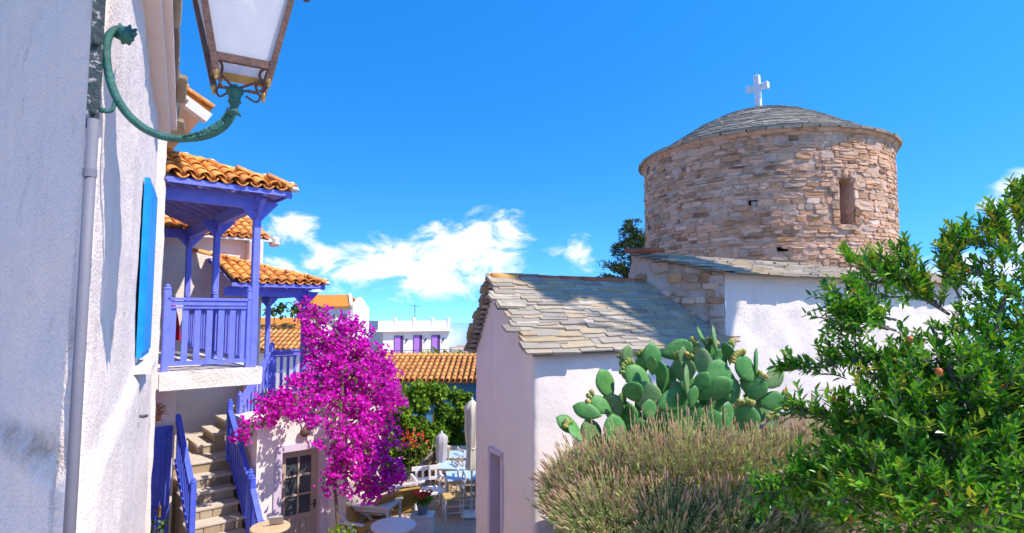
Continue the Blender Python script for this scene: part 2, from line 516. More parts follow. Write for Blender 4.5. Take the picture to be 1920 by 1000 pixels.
mat('pom_leaf', (.05, .16, .02), ramp=[(.03, .15, .010), (.075, .28, .012), (.16, .41, .016), (.05, .21, .014), (.30, .50, .02), (.11, .32, .012)], rough=.36, trans=.32, spec=.45)
mat('pom_young', (.25, .35, .03), ramp=[(.20, .34, .02), (.36, .42, .03), (.46, .40, .03)], rough=.4, trans=.4)
mat('pom_old', (.6, .3, .03), ramp=[(.70, .46, .03), (.64, .22, .03), (.55, .12, .03)], rough=.5, trans=.3)
mat('vine_leaf', (.1, .2, .02), ramp=[(.05, .14, .012), (.14, .29, .02), (.26, .41, .025), (.09, .21, .015), (.40, .47, .03)], rough=.55, trans=.33)
mat('gold_leaf', (.5, .4, .05), ramp=[(.48, .36, .04), (.56, .46, .07), (.34, .33, .04)], rough=.6, trans=.3)
mat('conifer', (.05, .08, .03), ramp=[(.03, .06, .022), (.07, .11, .03), (.17, .19, .05), (.05, .085, .028)], rough=.8, trans=.12)
mat('cactus', (.06, .215, .045), (.115, .30, .07), 7, .5, .25, 35, spec=.3, stain=(11, .58, .72, (.34, .36, .12), .6), dots=(27, .12, (.36, .42, .18)))
mat('cactus_old', (.11, .23, .07), (.17, .29, .095), 7, .55, .3, 45, stain=(11, .54, .68, (.36, .32, .17), .75), dots=(27, .13, (.40, .40, .22)))
mat('cactus_fruit', (.3, .3, .06), ramp=[(.20, .30, .05), (.42, .36, .07), (.16, .28, .06), (.58, .34, .10)], rough=.6, bump=.3, bscale=120)
mat('lav_leaf', (.2, .25, .1), ramp=[(.20, .26, .07), (.36, .43, .12), (.52, .56, .18), (.44, .47, .14), (.27, .33, .10)], rough=.8, trans=.35)
mat('lav_stem', (.3, .3, .15), ramp=[(.42, .40, .13), (.56, .49, .20), (.48, .34, .16)], rough=.85, trans=.2)
mat('lav_spike', (.3, .2, .2), ramp=[(.42, .24, .12), (.62, .38, .20), (.68, .46, .28), (.52, .32, .17), (.56, .36, .25)], rough=.95, trans=.2)
mat('red_petal', (.7, .03, .02), ramp=[(.62, .03, .02), (.75, .09, .03), (.70, .16, .18)], rough=.7, trans=.3)
mat('pomegranate', (.50, .085, .03), (.58, .20, .04), 12, .5, .1)


def see_through(name, amount):
    """lets part of the light pass straight through a pane"""
    nt = M[name].node_tree
    out = [n for n in nt.nodes if n.type == 'OUTPUT_MATERIAL'][0]
    src = out.inputs[0].links[0].from_socket
    tr = nt.nodes.new('ShaderNodeBsdfTransparent'); mx = nt.nodes.new('ShaderNodeMixShader'); mx.inputs[0].default_value = amount
    nt.links.new(src, mx.inputs[1]); nt.links.new(tr.outputs[0], mx.inputs[2]); nt.links.new(mx.outputs[0], out.inputs[0])


see_through('frosted_glass', .30)
# ------------------------------------------------------------------ the ground
def flat(name, pts, z, mt, kind='structure', depth=0.0, parent=None):
    mb = MB()
    ring = [Vector((p[0], p[1], z)) for p in pts]
    if depth: mb.prism([p - Z * depth for p in ring], Z * depth)
    else: mb.add(ring, [tuple(range(len(ring)))])
    o = mb.build(name, mt, parent, origin=Vector((ring[0].x, ring[0].y, z)))
    if kind: tag(o, kind=kind)
    return o


flat('ground', [(-140, -60), (140, -60), (120, 60), (40, 84), (-60, 86), (-120, 60)], -1.6, 'far_ground', depth=3.0)
flat('sea', [(-2900, -2000), (2900, -2000), (2900, 2900), (-2900, 2900)], -45.0, 'sea')
terrace = flat('terrace', [(-9, 3), (9, 3), (9, 21), (-14, 21)], 0.0, 'paving_joint', depth=2.0)
street = flat('upper_street', [(-7, -9), (9, -9), (9, 3.2), (-1.9, 3.2), (-3.4, 2.9), (-7, 2.9)], 2.78, 'paving', depth=3.2)
bed = flat('planting_bed', [(0.36, 3.21), (7.5, 3.21), (7.5, 9.5), (4.2, 9.5), (.80, 7.7)], 2.80, 'soil', depth=3.0)

rg = random.Random(5)
# flagstones of the terrace where they show between the house and the chapel
y = 9.8
row = 0
while y < 16.8:
    d = rg.uniform(.42, .62)
    x = -4.3 + rg.uniform(-.3, 0) - (y - 10) * .28
    while x < 0.6 - (y - 9) * .08:
        w = rg.uniform(.45, .85)
        g = .012
        q = [(x + g, y + g), (x + w - g, y + g + rg.uniform(-.01, .01)), (x + w - g, y + d - g), (x + g, y + d - g + rg.uniform(-.01, .01))]
        cx, cy = x + w / 2, y + d / 2
        ins = (cx - .3) * .883 + (cy - 8.3) * .469
        if ins < -0.3 and cx / cy < .01:
            mb = MB()
            mb.prism([Vector((a, b, -.03)) for a, b in q], (0, 0, .03 + rg.uniform(.004, .012)))
            mb.build('flagstone', 'paving', terrace)
        x += w
    y += d
    row += 1

# ------------------------------------------------------------------ chapel: low wing, tall block, round tower
T, S = Vector((.883, .469, 0)).normalized(), Vector((-.469, .883, 0)).normalized()
C0 = Vector((.30, 8.3, 0))


def CP(t, s, z=0.0):
    return C0 + T * t + S * s + Z * z


def ts(p):
    d = p - C0
    return d.dot(T), d.dot(S)


K = CP(3.79, 0)
K2 = Vector((2.27, 10.84, 0))
K3 = Vector((2.55, 12.8, 0))
EAVE, RIDGE, RS = 3.93, 4.97, 1.18
FAR_S = 2.0

chapel = thing('stone_chapel', 'old stone chapel with round drum tower, slate roofs and whitewashed lower walls', 'chapel', CP(3, 1.5))


def wing_top(p):
    t, s = ts(p)
    if s <= RS: return EAVE - .02 + (RIDGE - EAVE - .02) * max(s, 0) / RS
    return RIDGE - .04 - (RIDGE - 3.75) * (s - RS) / (FAR_S - RS)


DOOR_S, DOOR_W, DOOR_H = 1.15, .44, 2.22      # narrow doorway in the gable
gable = [CP(3.4, FAR_S), CP(0, FAR_S), CP(0, 0), CP(3.85, 0)]


def in_door(c):
    t, s = ts(c)
    return abs(t) < .12 and abs(s - DOOR_S) < DOOR_W / 2 and c.z < DOOR_H


wing = shell('wing_wall', fillet(gable, .10, 4), -.05, wing_top, 'whitewash_smooth', chapel, res=.10, amp=.022, freq=1.7, skip=in_door)
mb = MB()
for s0 in (DOOR_S - DOOR_W / 2, DOOR_S + DOOR_W / 2):
    mb.box(CP(.10, s0, DOOR_H / 2), (.26, .07, DOOR_H + .05), (T, S, Z))
mb.box(CP(.10, DOOR_S, DOOR_H + .02), (.26, DOOR_W + .07, .07), (T, S, Z))
mb.build('door_surround', 'mauve_trim', chapel)
mb = MB(); mb.box(CP(.19, DOOR_S, DOOR_H / 2), (.05, DOOR_W - .06, DOOR_H), (T, S, Z))
dr = mb.build('door', 'taupe_paint', chapel)
mb = MB()
for k in range(-1, 2): mb.box(CP(.16, DOOR_S + k * .12, DOOR_H / 2), (.012, .11, DOOR_H - .06), (T, S, Z))
mb.build('door_boards', 'taupe_paint', dr)
mb = MB(); mb.tube([CP(.15, DOOR_S - .12, .95), CP(.09, DOOR_S - .12, .95), CP(.09, DOOR_S - .12, 1.06)], .012, 6)
mb.build('handle', 'iron', dr)


def slab_mesh(name, mt, w, l, th, seed):
    r = random.Random(seed)
    ring = []
    cut = [r.uniform(.0, .16) for _ in range(4)]     # chipped corners
    for k, (cx_, cy_) in enumerate(((-1, -1), (1, -1), (1, 1), (-1, 1))):
        jx, jy = r.uniform(.92, 1.03), r.uniform(.84, 1.06)
        a_, b_ = (cx_ * jx, cy_ * (jy - cut[k])), (cx_ * (jx - cut[k] * .7), cy_ * jy)
        ring += [a_, b_] if k % 2 == 0 else [b_, a_]
        if k == 0: ring.append((r.uniform(-.4, .4), -r.uniform(.9, 1.1)))
    ring = [(x_ * w / 2, y_ * l / 2) for x_, y_ in ring]
    n = len(ring)
    m = MB()
    bot = [Vector((x, y_, -th / 2 + r.uniform(-.003, .003))) for x, y_ in ring]
    top = [Vector((x * .975, y_ * .965, th / 2 + r.uniform(-.004, .004))) for x, y_ in ring]
    m.add(bot + top, [tuple(range(n - 1, -1, -1)), tuple(range(n, 2 * n))] + [(i, (i + 1) % n, n + (i + 1) % n, n + i) for i in range(n)])
    return m.mesh(name, mt)


SLABS = [slab_mesh('slate', 'slate', .34, .18, .034, k) for k in range(14)]
DSLABS = [slab_mesh('roof_slate', 'dome_slate', .40, .26, .022, 40 + k) for k in range(12)]


def lay(rnd, meshes, name, parent, O, A, U, width_at, rows, expo, inside, wmin=.2, wmax=.46, base_w=.34, tilt=.09, lift=.012, base_l=.24):
    """courses of stone slabs; O eave start, A along the eave, U up the slope"""
    N_ = A.cross(U).normalized()
    for r_ in range(rows):
        x0, x1 = width_at(r_ * expo)
        x = x0 - rnd.uniform(0, .25)
        while x < x1:
            w = rnd.uniform(wmin, wmax)
            c = O + A * (x + w / 2) + U * (r_ * expo + base_l * .5 + rnd.uniform(-.026, .026) + .03 * noise.noise(Vector((x * 1.7, r_ * .35, 3))))
            x += w
            if not inside(c): continue
            ang = tilt + rnd.uniform(-.04, .09)
            roll = rnd.uniform(-.075, .075)
            u2 = (U * math.cos(ang) - N_ * math.sin(ang)).normalized()
            a2 = (A * math.cos(roll) + u2 * math.sin(roll)).normalized()
            n2 = a2.cross(u2).normalized(); u2 = n2.cross(a2)
            sx, sy, sz = (w + .02) / base_w, rnd.uniform(.82, 1.25), rnd.uniform(.6, 1.5)
            put_m(name, rnd.choice(meshes), axes(a2 * sx, u2 * sy, n2 * sz, c + N_ * (lift + rnd.uniform(0, .012))), parent)


# near slope of the wing
eo = CP(-.10, -.17, EAVE - .138)
up = (CP(-.10, RS, RIDGE) - eo); SL = up.length; up.normalize()
NW = T.cross(up).normalized()


def face_t(s):
    return 3.79 - .65 * s


mb = MB()
q = [CP(-.07, -.13, EAVE - .125), CP(3.86, -.13, EAVE - .125), CP(3.0, RS, RIDGE - .03), CP(-.07, RS, RIDGE - .03)]
mb.prism([p - NW * .03 for p in q], NW * .03)
roof = mb.build('wing_roof', 'slate', chapel)
rg = random.Random(11)
lay(rg, SLABS, 'slate', roof, eo, T, up, lambda yy: (0.0, 3.95), int(SL / .078), .078,
    lambda c: ts(c)[0] < face_t(max(ts(c)[1], 0)) + .12, .20, .62, .34, .15, .018, .18)
# far slope, seen only as the stacked slab ends of the verge
fo = CP(-.08, FAR_S + .12, 3.72); fup = (CP(-.08, RS, RIDGE) - fo); FL = fup.length; fup.normalize()
mb = MB(); q = [CP(-.05, FAR_S + .10, 3.71), CP(-.05, RS, RIDGE - .035), CP(2.95, RS, RIDGE - .035), CP(2.6, FAR_S + .10, 3.71)]
mb.prism(q, Z * .035)
mb.build('rear_slope', 'slate', roof)
rg = random.Random(12)
NF = (-T).cross(fup).normalized()
for r_ in range(int(FL / .085)):
    for x in (0.0, .3, .6):
        c = fo + fup * (r_ * .085 + .1) + T * (x + rg.uniform(-.05, .05) + .1) + NF * .02
        ang = .12
        u2 = (fup * math.cos(ang) - NF * math.sin(ang)).normalized()
        put_m('slate', rg.choice(SLABS), axes(-T * 1.0, u2 * .9, (-T).cross(u2).normalized() * 1.3, c), roof)
# verge stones under the slates on the gable
rg = random.Random(13)
for r_ in range(15):
    f = (r_ + .5) / 15
    p = CP(-.045, FAR_S + .03, 3.72).lerp(CP(-.045, RS + .02, RIDGE - .03), f)
    put_m('slate', rg.choice(SLABS), axes(S * .6, T * .55, -Z * 1.5, p + Z * rg.uniform(-.01, .01)), roof)
# ridge tiles of terracotta


def barrel(name, mt, L, r0, r1, th=.014, n=7, arc=math.pi):
    """a half-round tile lying along +Y, hollow below"""
    m = MB()
    pts = []
    for (yy, r) in ((0, r0), (L, r1)):
        for rr in (r, r - th):
            for k in range(n + 1):
                a = math.pi / 2 - arc / 2 + arc * k / n
                pts.append(Vector((math.cos(a) * rr, yy, math.sin(a) * rr)))
    q = n + 1
    fs = []
    for k in range(n):
        fs.append((k, k + 1, 2 * q + k + 1, 2 * q + k))
        fs.append((q + k + 1, q + k, 3 * q + k, 3 * q + k + 1))
        fs.append((k + 1, k, q + k, q + k + 1))
        fs.append((2 * q + k, 2 * q + k + 1, 3 * q + k + 1, 3 * q + k))
    fs += [(0, 2 * q, 3 * q, q), (n, q + n, 3 * q + n, 2 * q + n)]
    m.add(pts, fs)
    return m.mesh(name, mt, smooth=True)


RIDGE_TILE = barrel('ridge_tile', 'terracotta', .47, .088, .078)
RED_TILE = barrel('ridge_tile', 'ridge_red', .47, .088, .078)
rg = random.Random(14)
for k in range(7):
    p = CP(-.10 + k * .43, RS + rg.uniform(-.008, .008), RIDGE - .035 + rg.uniform(-.004, .004))
    d = (T + Z * rg.uniform(-.01, .02)).normalized()
    x = d.cross(Z).normalized()
    put_m('ridge_tile', RIDGE_TILE if k == 0 else RED_TILE, axes(x, d, x.cross(d), p), roof)

# the tall block
TD = 17.2
TC = Vector((.395 * TD, .9187 * TD, 0))
TR = 3.08
TB, TT = 5.0, 8.42


def block_z(s):
    return 5.07 + .29 * min(s, 1.45) - .18 * max(0, s - 1.45)


def block_top(p):
    return block_z(max(ts(p)[1], 0))


shell('block_wall', fillet([K - T * .0 - S * .012, CP(11.6, -.012), CP(11.6, 4)], .05, 3), -.05, lambda p: block_top(p), 'whitewash', chapel, res=.10, amp=.045, freq=2.1)
shell('stone_flank', [K3, K2, K - S * .008], -.05, lambda p: block_top(p) - .01, 'worn_render', chapel, res=.07, amp=.05, freq=3.0)
mb = MB(); q = [CP(face_t(0) - .02, -.24, block_z(-.15) - .005), CP(11.7, -.24, block_z(-.15) - .005), CP(11.7, 1.45, block_z(1.45) - .01), K2 + Z * (block_z(1.45) - .01)]
mb.prism(q, Z * .03)
q = [K2 + Z * (block_z(1.45) - .012), CP(11.7, 1.45, block_z(1.45) - .012), CP(11.7, 4.4, block_z(4.4)), K3 + Z * block_z(3.0)]
mb.prism(q, Z * .03)
broof = mb.build('block_roof', 'slate', chapel)
bo = CP(0, -.30, block_z(-.20)); bup = Vector((S.x, S.y, .29)).normalized()
rg = random.Random(15)


def b_in(c):
    t, s = ts(c)
    return t > face_t(max(s, 0)) + .0 and (c - TC).to_2d().length > TR - .12


lay(rg, SLABS, 'roof_slate', broof, bo, T, bup, lambda yy: (2.7, 11.4), 11, .135, b_in, .25, .70, .34, .20, .035, .18)
rg = random.Random(16)      # slabs of the verge over the stone flank
fd = (K - K2).normalized()
for k in range(9):
    p = K2.lerp(K, (k + .3) / 9.2); t_, s_ = ts(p)
    put_m('roof_slate', rg.choice(DSLABS), axes(fd * .62, Vector((-fd.y, fd.x, .0)) * rg.uniform(.7, 1.0), Z * 1.2, p + Z * (block_z(max(s_, 0)) + .012 + rg.uniform(0, .02)) - Vector((.02, .03, 0))), broof)
x = Vector((-fd.y, fd.x, 0))
for k in range(2):
    p = K2 + Z * (block_z(1.4) + .03) + fd * (-.18 + k * .26)
    put_m('ridge_tile', RED_TILE, axes(x, (fd - Z * .1).normalized(), Z, p), broof)

# rubble of the flank
rg = random.Random(17)


def pebble(name, mt, ring3, nrm, depth, parent, rnd):
    """one stone: a rim set in the mortar and a rough, slightly smaller face proud of it"""
    n = len(ring3)
    c = sum(ring3, Vector()) / n
    mid = [c + (p - c) * .95 + nrm * depth * rnd.uniform(.55, .9) for p in ring3]
    kf = rnd.uniform(.80, .92)
    inn = [c + (p - c) * kf * rnd.uniform(.92, 1.04) + nrm * depth * rnd.uniform(.75, 1.3) for p in ring3]
    back = [p - nrm * .03 for p in ring3]
    m = MB()
    fs = [tuple(range(2 * n, 3 * n))]
    for r_ in range(2):
        fs += [(r_ * n + i, r_ * n + (i + 1) % n, (r_ + 1) * n + (i + 1) % n, (r_ + 1) * n + i) for i in range(n)]
    m.add(back + mid + inn, fs)
    return m


def blob_ring(cx, cz, w, h, rnd, n=10):
    out = []
    for k in range(n):
        a = 2 * math.pi * (k + .5) / n + rnd.uniform(-.18, .18)
        ca, sa = math.cos(a), math.sin(a)
        q = (abs(ca) ** 9 + abs(sa) ** 9) ** (-1 / 9)
        out.append((cx + ca * q * w / 2 * rnd.uniform(.93, 1.06), cz + sa * q * h / 2 * rnd.uniform(.88, 1.14)))
    return out


FL_LEN = (K - K2).length
fn = Vector((fd.y, -fd.x, 0))
z = 4.0
while z < 5.45:
    h = rg.uniform(.09, .22)
    x = 0.0
    while x < FL_LEN:
        w = rg.uniform(.12, .38)
        ctr = K2 + fd * (x + w / 2)
        if rg.random() < .5 and z + h < block_top(ctr) - .02 and x + w < FL_LEN + .02:
            ring = [K2 + fd * (a) + Z * b for a, b in blob_ring(x + w / 2, z + h / 2, w, h, rg)]
            pebble('flank_stone', 'rubble', ring, fn, rg.uniform(.03, .07), chapel, rg).build('flank_stone', 'rubble', chapel)
        x += w
    z += h
for k, (zz, hh) in enumerate([(4.0, .30), (4.32, .24), (4.58, .28), (4.88, .17)]):
    mb = MB(); mb.cbox(K - fd * .13 + fn * .012 + Z * (zz + hh / 2), (.25, .06, hh - .02), (fd, fn, Z), .012)
    mb.build('quoin_stone', 'worn_render', chapel)

# ---- the drum


def cyl(px, py):
    d = ray(px, py); h = V2(d.x, d.y); L = h.length; h.normalize()
    b = h.dot(TC); disc = b * b - (TC.length_squared - TR * TR)
    q = b - math.sqrt(max(disc, 0))
    p = h * q
    return math.atan2(p.y - TC.y, p.x - TC.x), EYE + d.z / L * q


def drum_pt(th, z, r=0.0):
    return TC + Vector((math.cos(th), math.sin(th), 0)) * (TR + r) + Z * z


NTH, NZ_B = cyl(1588, 422)
_, NZ_T = cyl(1588, 332)
NW2 = .175                                   # half width of the slit window
HTH, HZ = cyl(1412, 381)                     # little square hole
PTH, PZ = cyl(1468, 467)                     # put-log hole


def in_niche(th, z, g=0.0):
    x = abs((th - NTH + math.pi) % (2 * math.pi) - math.pi) * TR
    if z < NZ_B - g or z > NZ_T + g: return False
    zz = NZ_T - NW2
    if z > zz: return x < math.sqrt(max(0, (NW2 + g) ** 2 - (z - zz) ** 2))
    return x < NW2 + g


def in_hole(th, z, g=0.0):
    for (a, b, w, h) in ((HTH, HZ, .11, .095), (PTH, PZ, .13, .07)):
        if abs((th - a + math.pi) % (2 * math.pi) - math.pi) * TR < w + g and abs(z - b) < h + g: return True
    return False


tower = tag(thing('drum_tower', None, None, TC), None)
tower.parent = chapel; tower.location = TC - WORLD_AT[chapel.name]; tower.name = 'drum_tower'
WORLD_AT[tower.name] = TC.copy()
mb = MB()
nth, nz = 420, 70
vs = []
for j in range(nz + 1):
    for i in range(nth):
        th = 2 * math.pi * i / nth; zz = TB + (TT + .02 - TB) * j / nz
        p = drum_pt(th, zz)
        vs.append(drum_pt(th, zz, noise.noise(p * 3.2) * .022 + noise.noise(p * 9) * .010))
fs = []
for j in range(nz):
    for i in range(nth):
        th = 2 * math.pi * (i + .5) / nth; zz = TB + (TT + .02 - TB) * (j + .5) / nz
        if in_niche(th, zz, -.01) or in_hole(th, zz, -.01): continue
        i2 = (i + 1) % nth
        fs.append((j * nth + i, j * nth + i2, (j + 1) * nth + i2, (j + 1) * nth + i))
mb.add(vs, fs)
mb.build('drum_wall', 'lime_mortar', tower, smooth=True)
# reveals of window and holes


def recess(name, ring, depth, mt, back):
    """ring of (theta offset metres, z) about a bearing"""
    m = MB()
    th0, pts = ring
    n = len(pts)
    f = [drum_pt(th0 + x / TR, z, .012) for x, z in pts]
    b = [drum_pt(th0 + x * .9 / TR, z, -depth) for x, z in pts]
    m.add(f + b, [(i, n + i, n + (i + 1) % n, (i + 1) % n) for i in range(n)])
    m.add(b, [tuple(range(n))], 1)
    return m.build(name, [mt, back], tower)


ring = [(-NW2, NZ_B), (NW2, NZ_B)] + [(math.cos(a) * NW2, NZ_T - NW2 + math.sin(a) * NW2) for a in [math.pi * k / 8 for k in range(9)]]
recess('slit_window', (NTH, ring), .95, 'lime_mortar', 'recess_shade')
recess('square_hole', (HTH, [(-.11, HZ - .095), (.11, HZ - .095), (.11, HZ + .095), (-.11, HZ + .095)]), .3, 'lime_mortar', 'recess_shade')
recess('putlog_hole', (PTH, [(-.13, PZ - .07), (.13, PZ - .07), (.13, PZ + .07), (-.13, PZ + .07)]), .3, 'lime_mortar', 'recess_shade')
mb = MB(); p = drum_pt(HTH + .02 / TR, HZ - .02, -.10); d = (p - TC); d.z = 0; d.normalize()
mb.cbox(p, (.13, .14, .13), (d.cross(Z), d, Z), .015); mb.build('hole_block', 'worn_render', tower)

rg = random.Random(21)
CAMTH = math.atan2(-TC.y, -TC.x)
stones = []
z = TB + .1
course = 0
while z < TT - .03:
    h = rg.choice((.04, .045, .05, .06, .065, .075, .09, .10, .13, .17)) * rg.uniform(.9, 1.1)
    low = z < 6.6
    if low: h *= 1.2
    th = CAMTH - 1.9 + rg.uniform(0, .1)
    while th < CAMTH + 1.9:
        w = rg.uniform(.12, .40) + (rg.random() < .3) * rg.uniform(.1, .32)
        if h > .14 and rg.random() < .45:      # two thin stones instead of one tall one
            parts = [(z, h * .5), (z + h * .5, h * .5)]
        else: parts = [(z, h)]
        for (zz, hh) in parts:
            c = th + w / 2 / TR; cz = zz + hh / 2 + .06 * noise.noise(Vector((c * 4, zz * 1.5, 0)))
            if cz + hh / 2 > TT or rg.random() < .06: continue
            if in_niche(c, cz, .03 + w * .4) or in_niche(c, cz + hh / 2, .02) or in_hole(c, cz, .015 + hh * .4): continue
            stones.append((c, cz, w - .006, hh - .004))
        th += w / TR
    z += h
    course += 1


def stone_mb(c, cz, w, h, rnd):
    ring = [drum_pt(c + a / TR, b, 0) for a, b in blob_ring(0, cz, w, h, rnd)]
    nr = Vector((math.cos(c), math.sin(c), 0))
    return pebble('', '', ring, nr, rnd.uniform(.006, .036), None, rnd)


def seen(s_):
    d = (s_[0] - CAMTH + math.pi) % (2 * math.pi) - math.pi
    return abs(d) < 1.42


stones.sort(key=lambda s_: -(s_[2] * s_[3] * math.cos(min(1.5, abs((s_[0] - CAMTH + math.pi) % (2 * math.pi) - math.pi)))) if seen(s_) else 0)
rest = MB()
for k, s_ in enumerate(stones):
    m = stone_mb(*s_, rg)
    if k < 300: m.build('rubble_stone', 'rubble', tower)
    else: rest.add(m.v, m.f)
tag(rest.build('small_stones', 'rubble', tower), kind='stuff')
# dressed stones round the slit window
for sx in (-1, 1):
    zz = NZ_B - .02
    while zz < NZ_T - .1:
        h = rg.uniform(.14, .24)
        w = rg.uniform(.13, .24)
        ring = [drum_pt(NTH + (sx * (NW2 + w / 2 + .004) + a) / TR, b, 0) for a, b in blob_ring(0, zz + h / 2, w, h - .012, rg)]
        pebble('', '', ring, Vector((math.cos(NTH), math.sin(NTH), 0)), .045, None, rg).build('jamb_stone', 'rubble', tower)
        zz += h
for k in range(5):
    a = math.pi * (k + .5) / 5
    ring = [drum_pt(NTH + (math.cos(a) * (NW2 + .10) + x) / TR, NZ_T - NW2 + math.sin(a) * (NW2 + .10) + y_, 0) for x, y_ in blob_ring(0, 0, .12, .16, rg)]
    pebble('', '', ring, Vector((math.cos(NTH), math.sin(NTH), 0)), .045, None, rg).build('arch_stone', 'rubble', tower)
ring = [drum_pt(NTH + x / TR, NZ_B - .06 + y_, 0) for x, y_ in blob_ring(0, 0, .46, .10, rg)]
pebble('', '', ring, Vector((math.cos(NTH), math.sin(NTH), 0)), .07, None, rg).build('sill_stone', 'rubble', tower)

# cornice of slabs and the slate dome
rg = random.Random(23)
th = 0.0
mb = MB()
mb.lathe(TC, [(TR - .02, TT - .05), (TR + .05, TT - .01), (TR + .10, TT + .03), (TR + .10, TT + .08), (TR - .3, TT + .12)], 96)
mb.build('cornice_bed', 'lime_mortar', tower, smooth=True)
while th < 2 * math.pi:
    w = rg.uniform(.30, .55)
    c = th + w / 2 / TR
    d = Vector((math.cos(c), math.sin(c), 0)); tg = Vector((-d.y, d.x, 0))
    o = rg.uniform(-.02, .025)
    dd = (d * .985 - Z * .17).normalized()
    put_m('cornice_slab', rg.choice(SLABS), axes(tg * (w / .34), dd * 1.5, tg.cross(dd).normalized() * 1.6 * (1), TC + d * (TR + .04 + o) + Z * (TT + .085 + rg.uniform(-.008, .012))), tower)
    th += w / TR
PROF = [(TR + .16, TT + .085), (TR - .12, TT + .19), (2.62, TT + .40), (2.2, TT + .66), (1.7, TT + .97), (1.2, TT + 1.22), (.7, TT + 1.40), (.3, TT + 1.49), (0.001, TT + 1.52)]
mb = MB(); mb.lathe(TC, [(r - .03, zz - .02) for r, zz in PROF[:-1]] + [(0.0005, PROF[-1][1] - .02)], 72)
dome = mb.build('dome', 'dome_slate', tower, smooth=True)
mb = MB()
# courses up the dome
segs = [(math.hypot(PROF[i + 1][0] - PROF[i][0], PROF[i + 1][1] - PROF[i][1])) for i in range(len(PROF) - 1)]
tot = sum(segs)
sdist = 0.03
while sdist < tot - .1:
    u = sdist
    for i, L in enumerate(segs):
        if u <= L: break
        u -= L
    f = u / segs[i]
    r0 = PROF[i][0] + (PROF[i + 1][0] - PROF[i][0]) * f; z0 = PROF[i][1] + (PROF[i + 1][1] - PROF[i][1]) * f
    slope = math.atan2(PROF[i + 1][1] - PROF[i][1], PROF[i][0] - PROF[i + 1][0])
    th = rg.uniform(0, 1)
    end = th + 2 * math.pi
    while th < end:
        w = rg.uniform(.22, .5) if r0 > .8 else rg.uniform(.15, .28)
        c = th + w / 2 / r0
        d = Vector((math.cos(c), math.sin(c), 0)); tg = Vector((-d.y, d.x, 0))
        a = slope - .12
        upv = (-d * math.cos(a) + Z * math.sin(a)).normalized()
        nv = (d * math.sin(a) + Z * math.cos(a)).normalized()
        me = rg.choice(DSLABS)
        mt = axes(tg * ((w + .02) / .40), upv * .85, nv * rg.uniform(.9, 1.7), TC + d * r0 + Z * (z0 + rg.uniform(0, .014)) + upv * .09)
        mb.add([mt @ v.co for v in me.vertices], [tuple(p.vertices) for p in me.polygons])
        th += w / r0
    sdist += rg.uniform(.10, .125)
tag(mb.build('dome_slates', 'dome_slate', tower), kind='stuff')
# the cross
cz = TT + 1.49
ca = Vector((-.72, .69, 0)).normalized(); cb = Vector((ca.y, -ca.x, 0))
mb = MB()
mb.cbox(TC + Z * (cz + .05), (.24, .24, .14), (ca, cb, Z), .02)
mb.cbox(TC + Z * (cz + .56), (.155, .14, .96), (ca, cb, (Z + ca * .03).normalized()), .012)
mb.cbox(TC + Z * (cz + .70), (.13, .15, .56), (cb, Z, ca), .012)
for e in (-1, 1): mb.cbox(TC + Z * (cz + .70) + ca * (e * .265), (.165, .185, .06), (cb, Z, ca), .01)
cr = mb.build('cross', 'white_marble', tower)
# ------------------------------------------------------------------ the near house on the left
HV = Vector((-.4877, .873, 0)).normalized(); HU = Vector((HV.y, -HV.x, 0))
HP = Vector((-1.58, 2.2, 0))


def HH(v, u=0.0, z=0.0):
    """along the lit street wall from its near corner; u out into the street"""
    return HP + HV * v + HU * u + Z * z


near = thing('near_house', 'white house with trowelled plaster corner, blue shutter and slate eaves', 'house', HH(2, -1, 0))
LEFT = Vector((-.80, .60, 0)).normalized()
EV = 6.46


def ledge(q):
    d = (q - HP)
    a = V2(d.x, d.y).dot(LEFT)
    if a < .02: return 0
    t = min(1, max(0, (3.86 + .06 * noise.noise(q * 3) + .05 * a - q.z) / .10))
    e = min(1, a / .12)
    return .045 * t * t * (3 - 2 * t) * e + .02 * noise.noise(Vector((q.x * 1.3, q.z * 2.0, 4)))


shell('wall', fillet([HP + LEFT * 8, HP, HH(4.6), HH(4.6, -1.5)], .055, 5), 0.0, lambda p: 8.2 if (p - HP).dot(HU) < -.05 and (p - HP).dot(HV) < 3.5 else EV, 'old_plaster', near, res=.055, amp=.016, freq=2.6, lift=ledge)
mb = MB()      # plastered cornice under the slates
mb.box(HH(2.45, .03, EV - .07), (.16, 4.6, .10), (HU, HV, Z)); mb.box(HH(2.45, .055, EV + .01), (.22, 4.62, .07), (HU, HV, Z))
mb.build('cornice', 'whitewash_smooth', near)
rg = random.Random(31)
v = .1
while v < 4.75:
    w = rg.uniform(.34, .75)
    for lay_ in range(2):
        put_m('eave_slab', rg.choice(SLABS), axes(HV * (w / .33), (-HU * .98 + Z * .2).normalized() * rg.uniform(1.2, 1.7), (-Z), HH(v + w / 2, .075 + rg.uniform(-.03, .03) - lay_ * .03, EV + .085 + lay_ * .055 + rg.uniform(-.01, .01))), near)
    v += w
mb = MB(); q = [HH(.10, .12, EV + .13), HH(4.75, .12, EV + .13), HH(4.75, -1.4, EV + .66), HH(.35, -.06, EV + .19)]
mb.prism(q, Z * .06); mb.build('roof', 'slate', near)
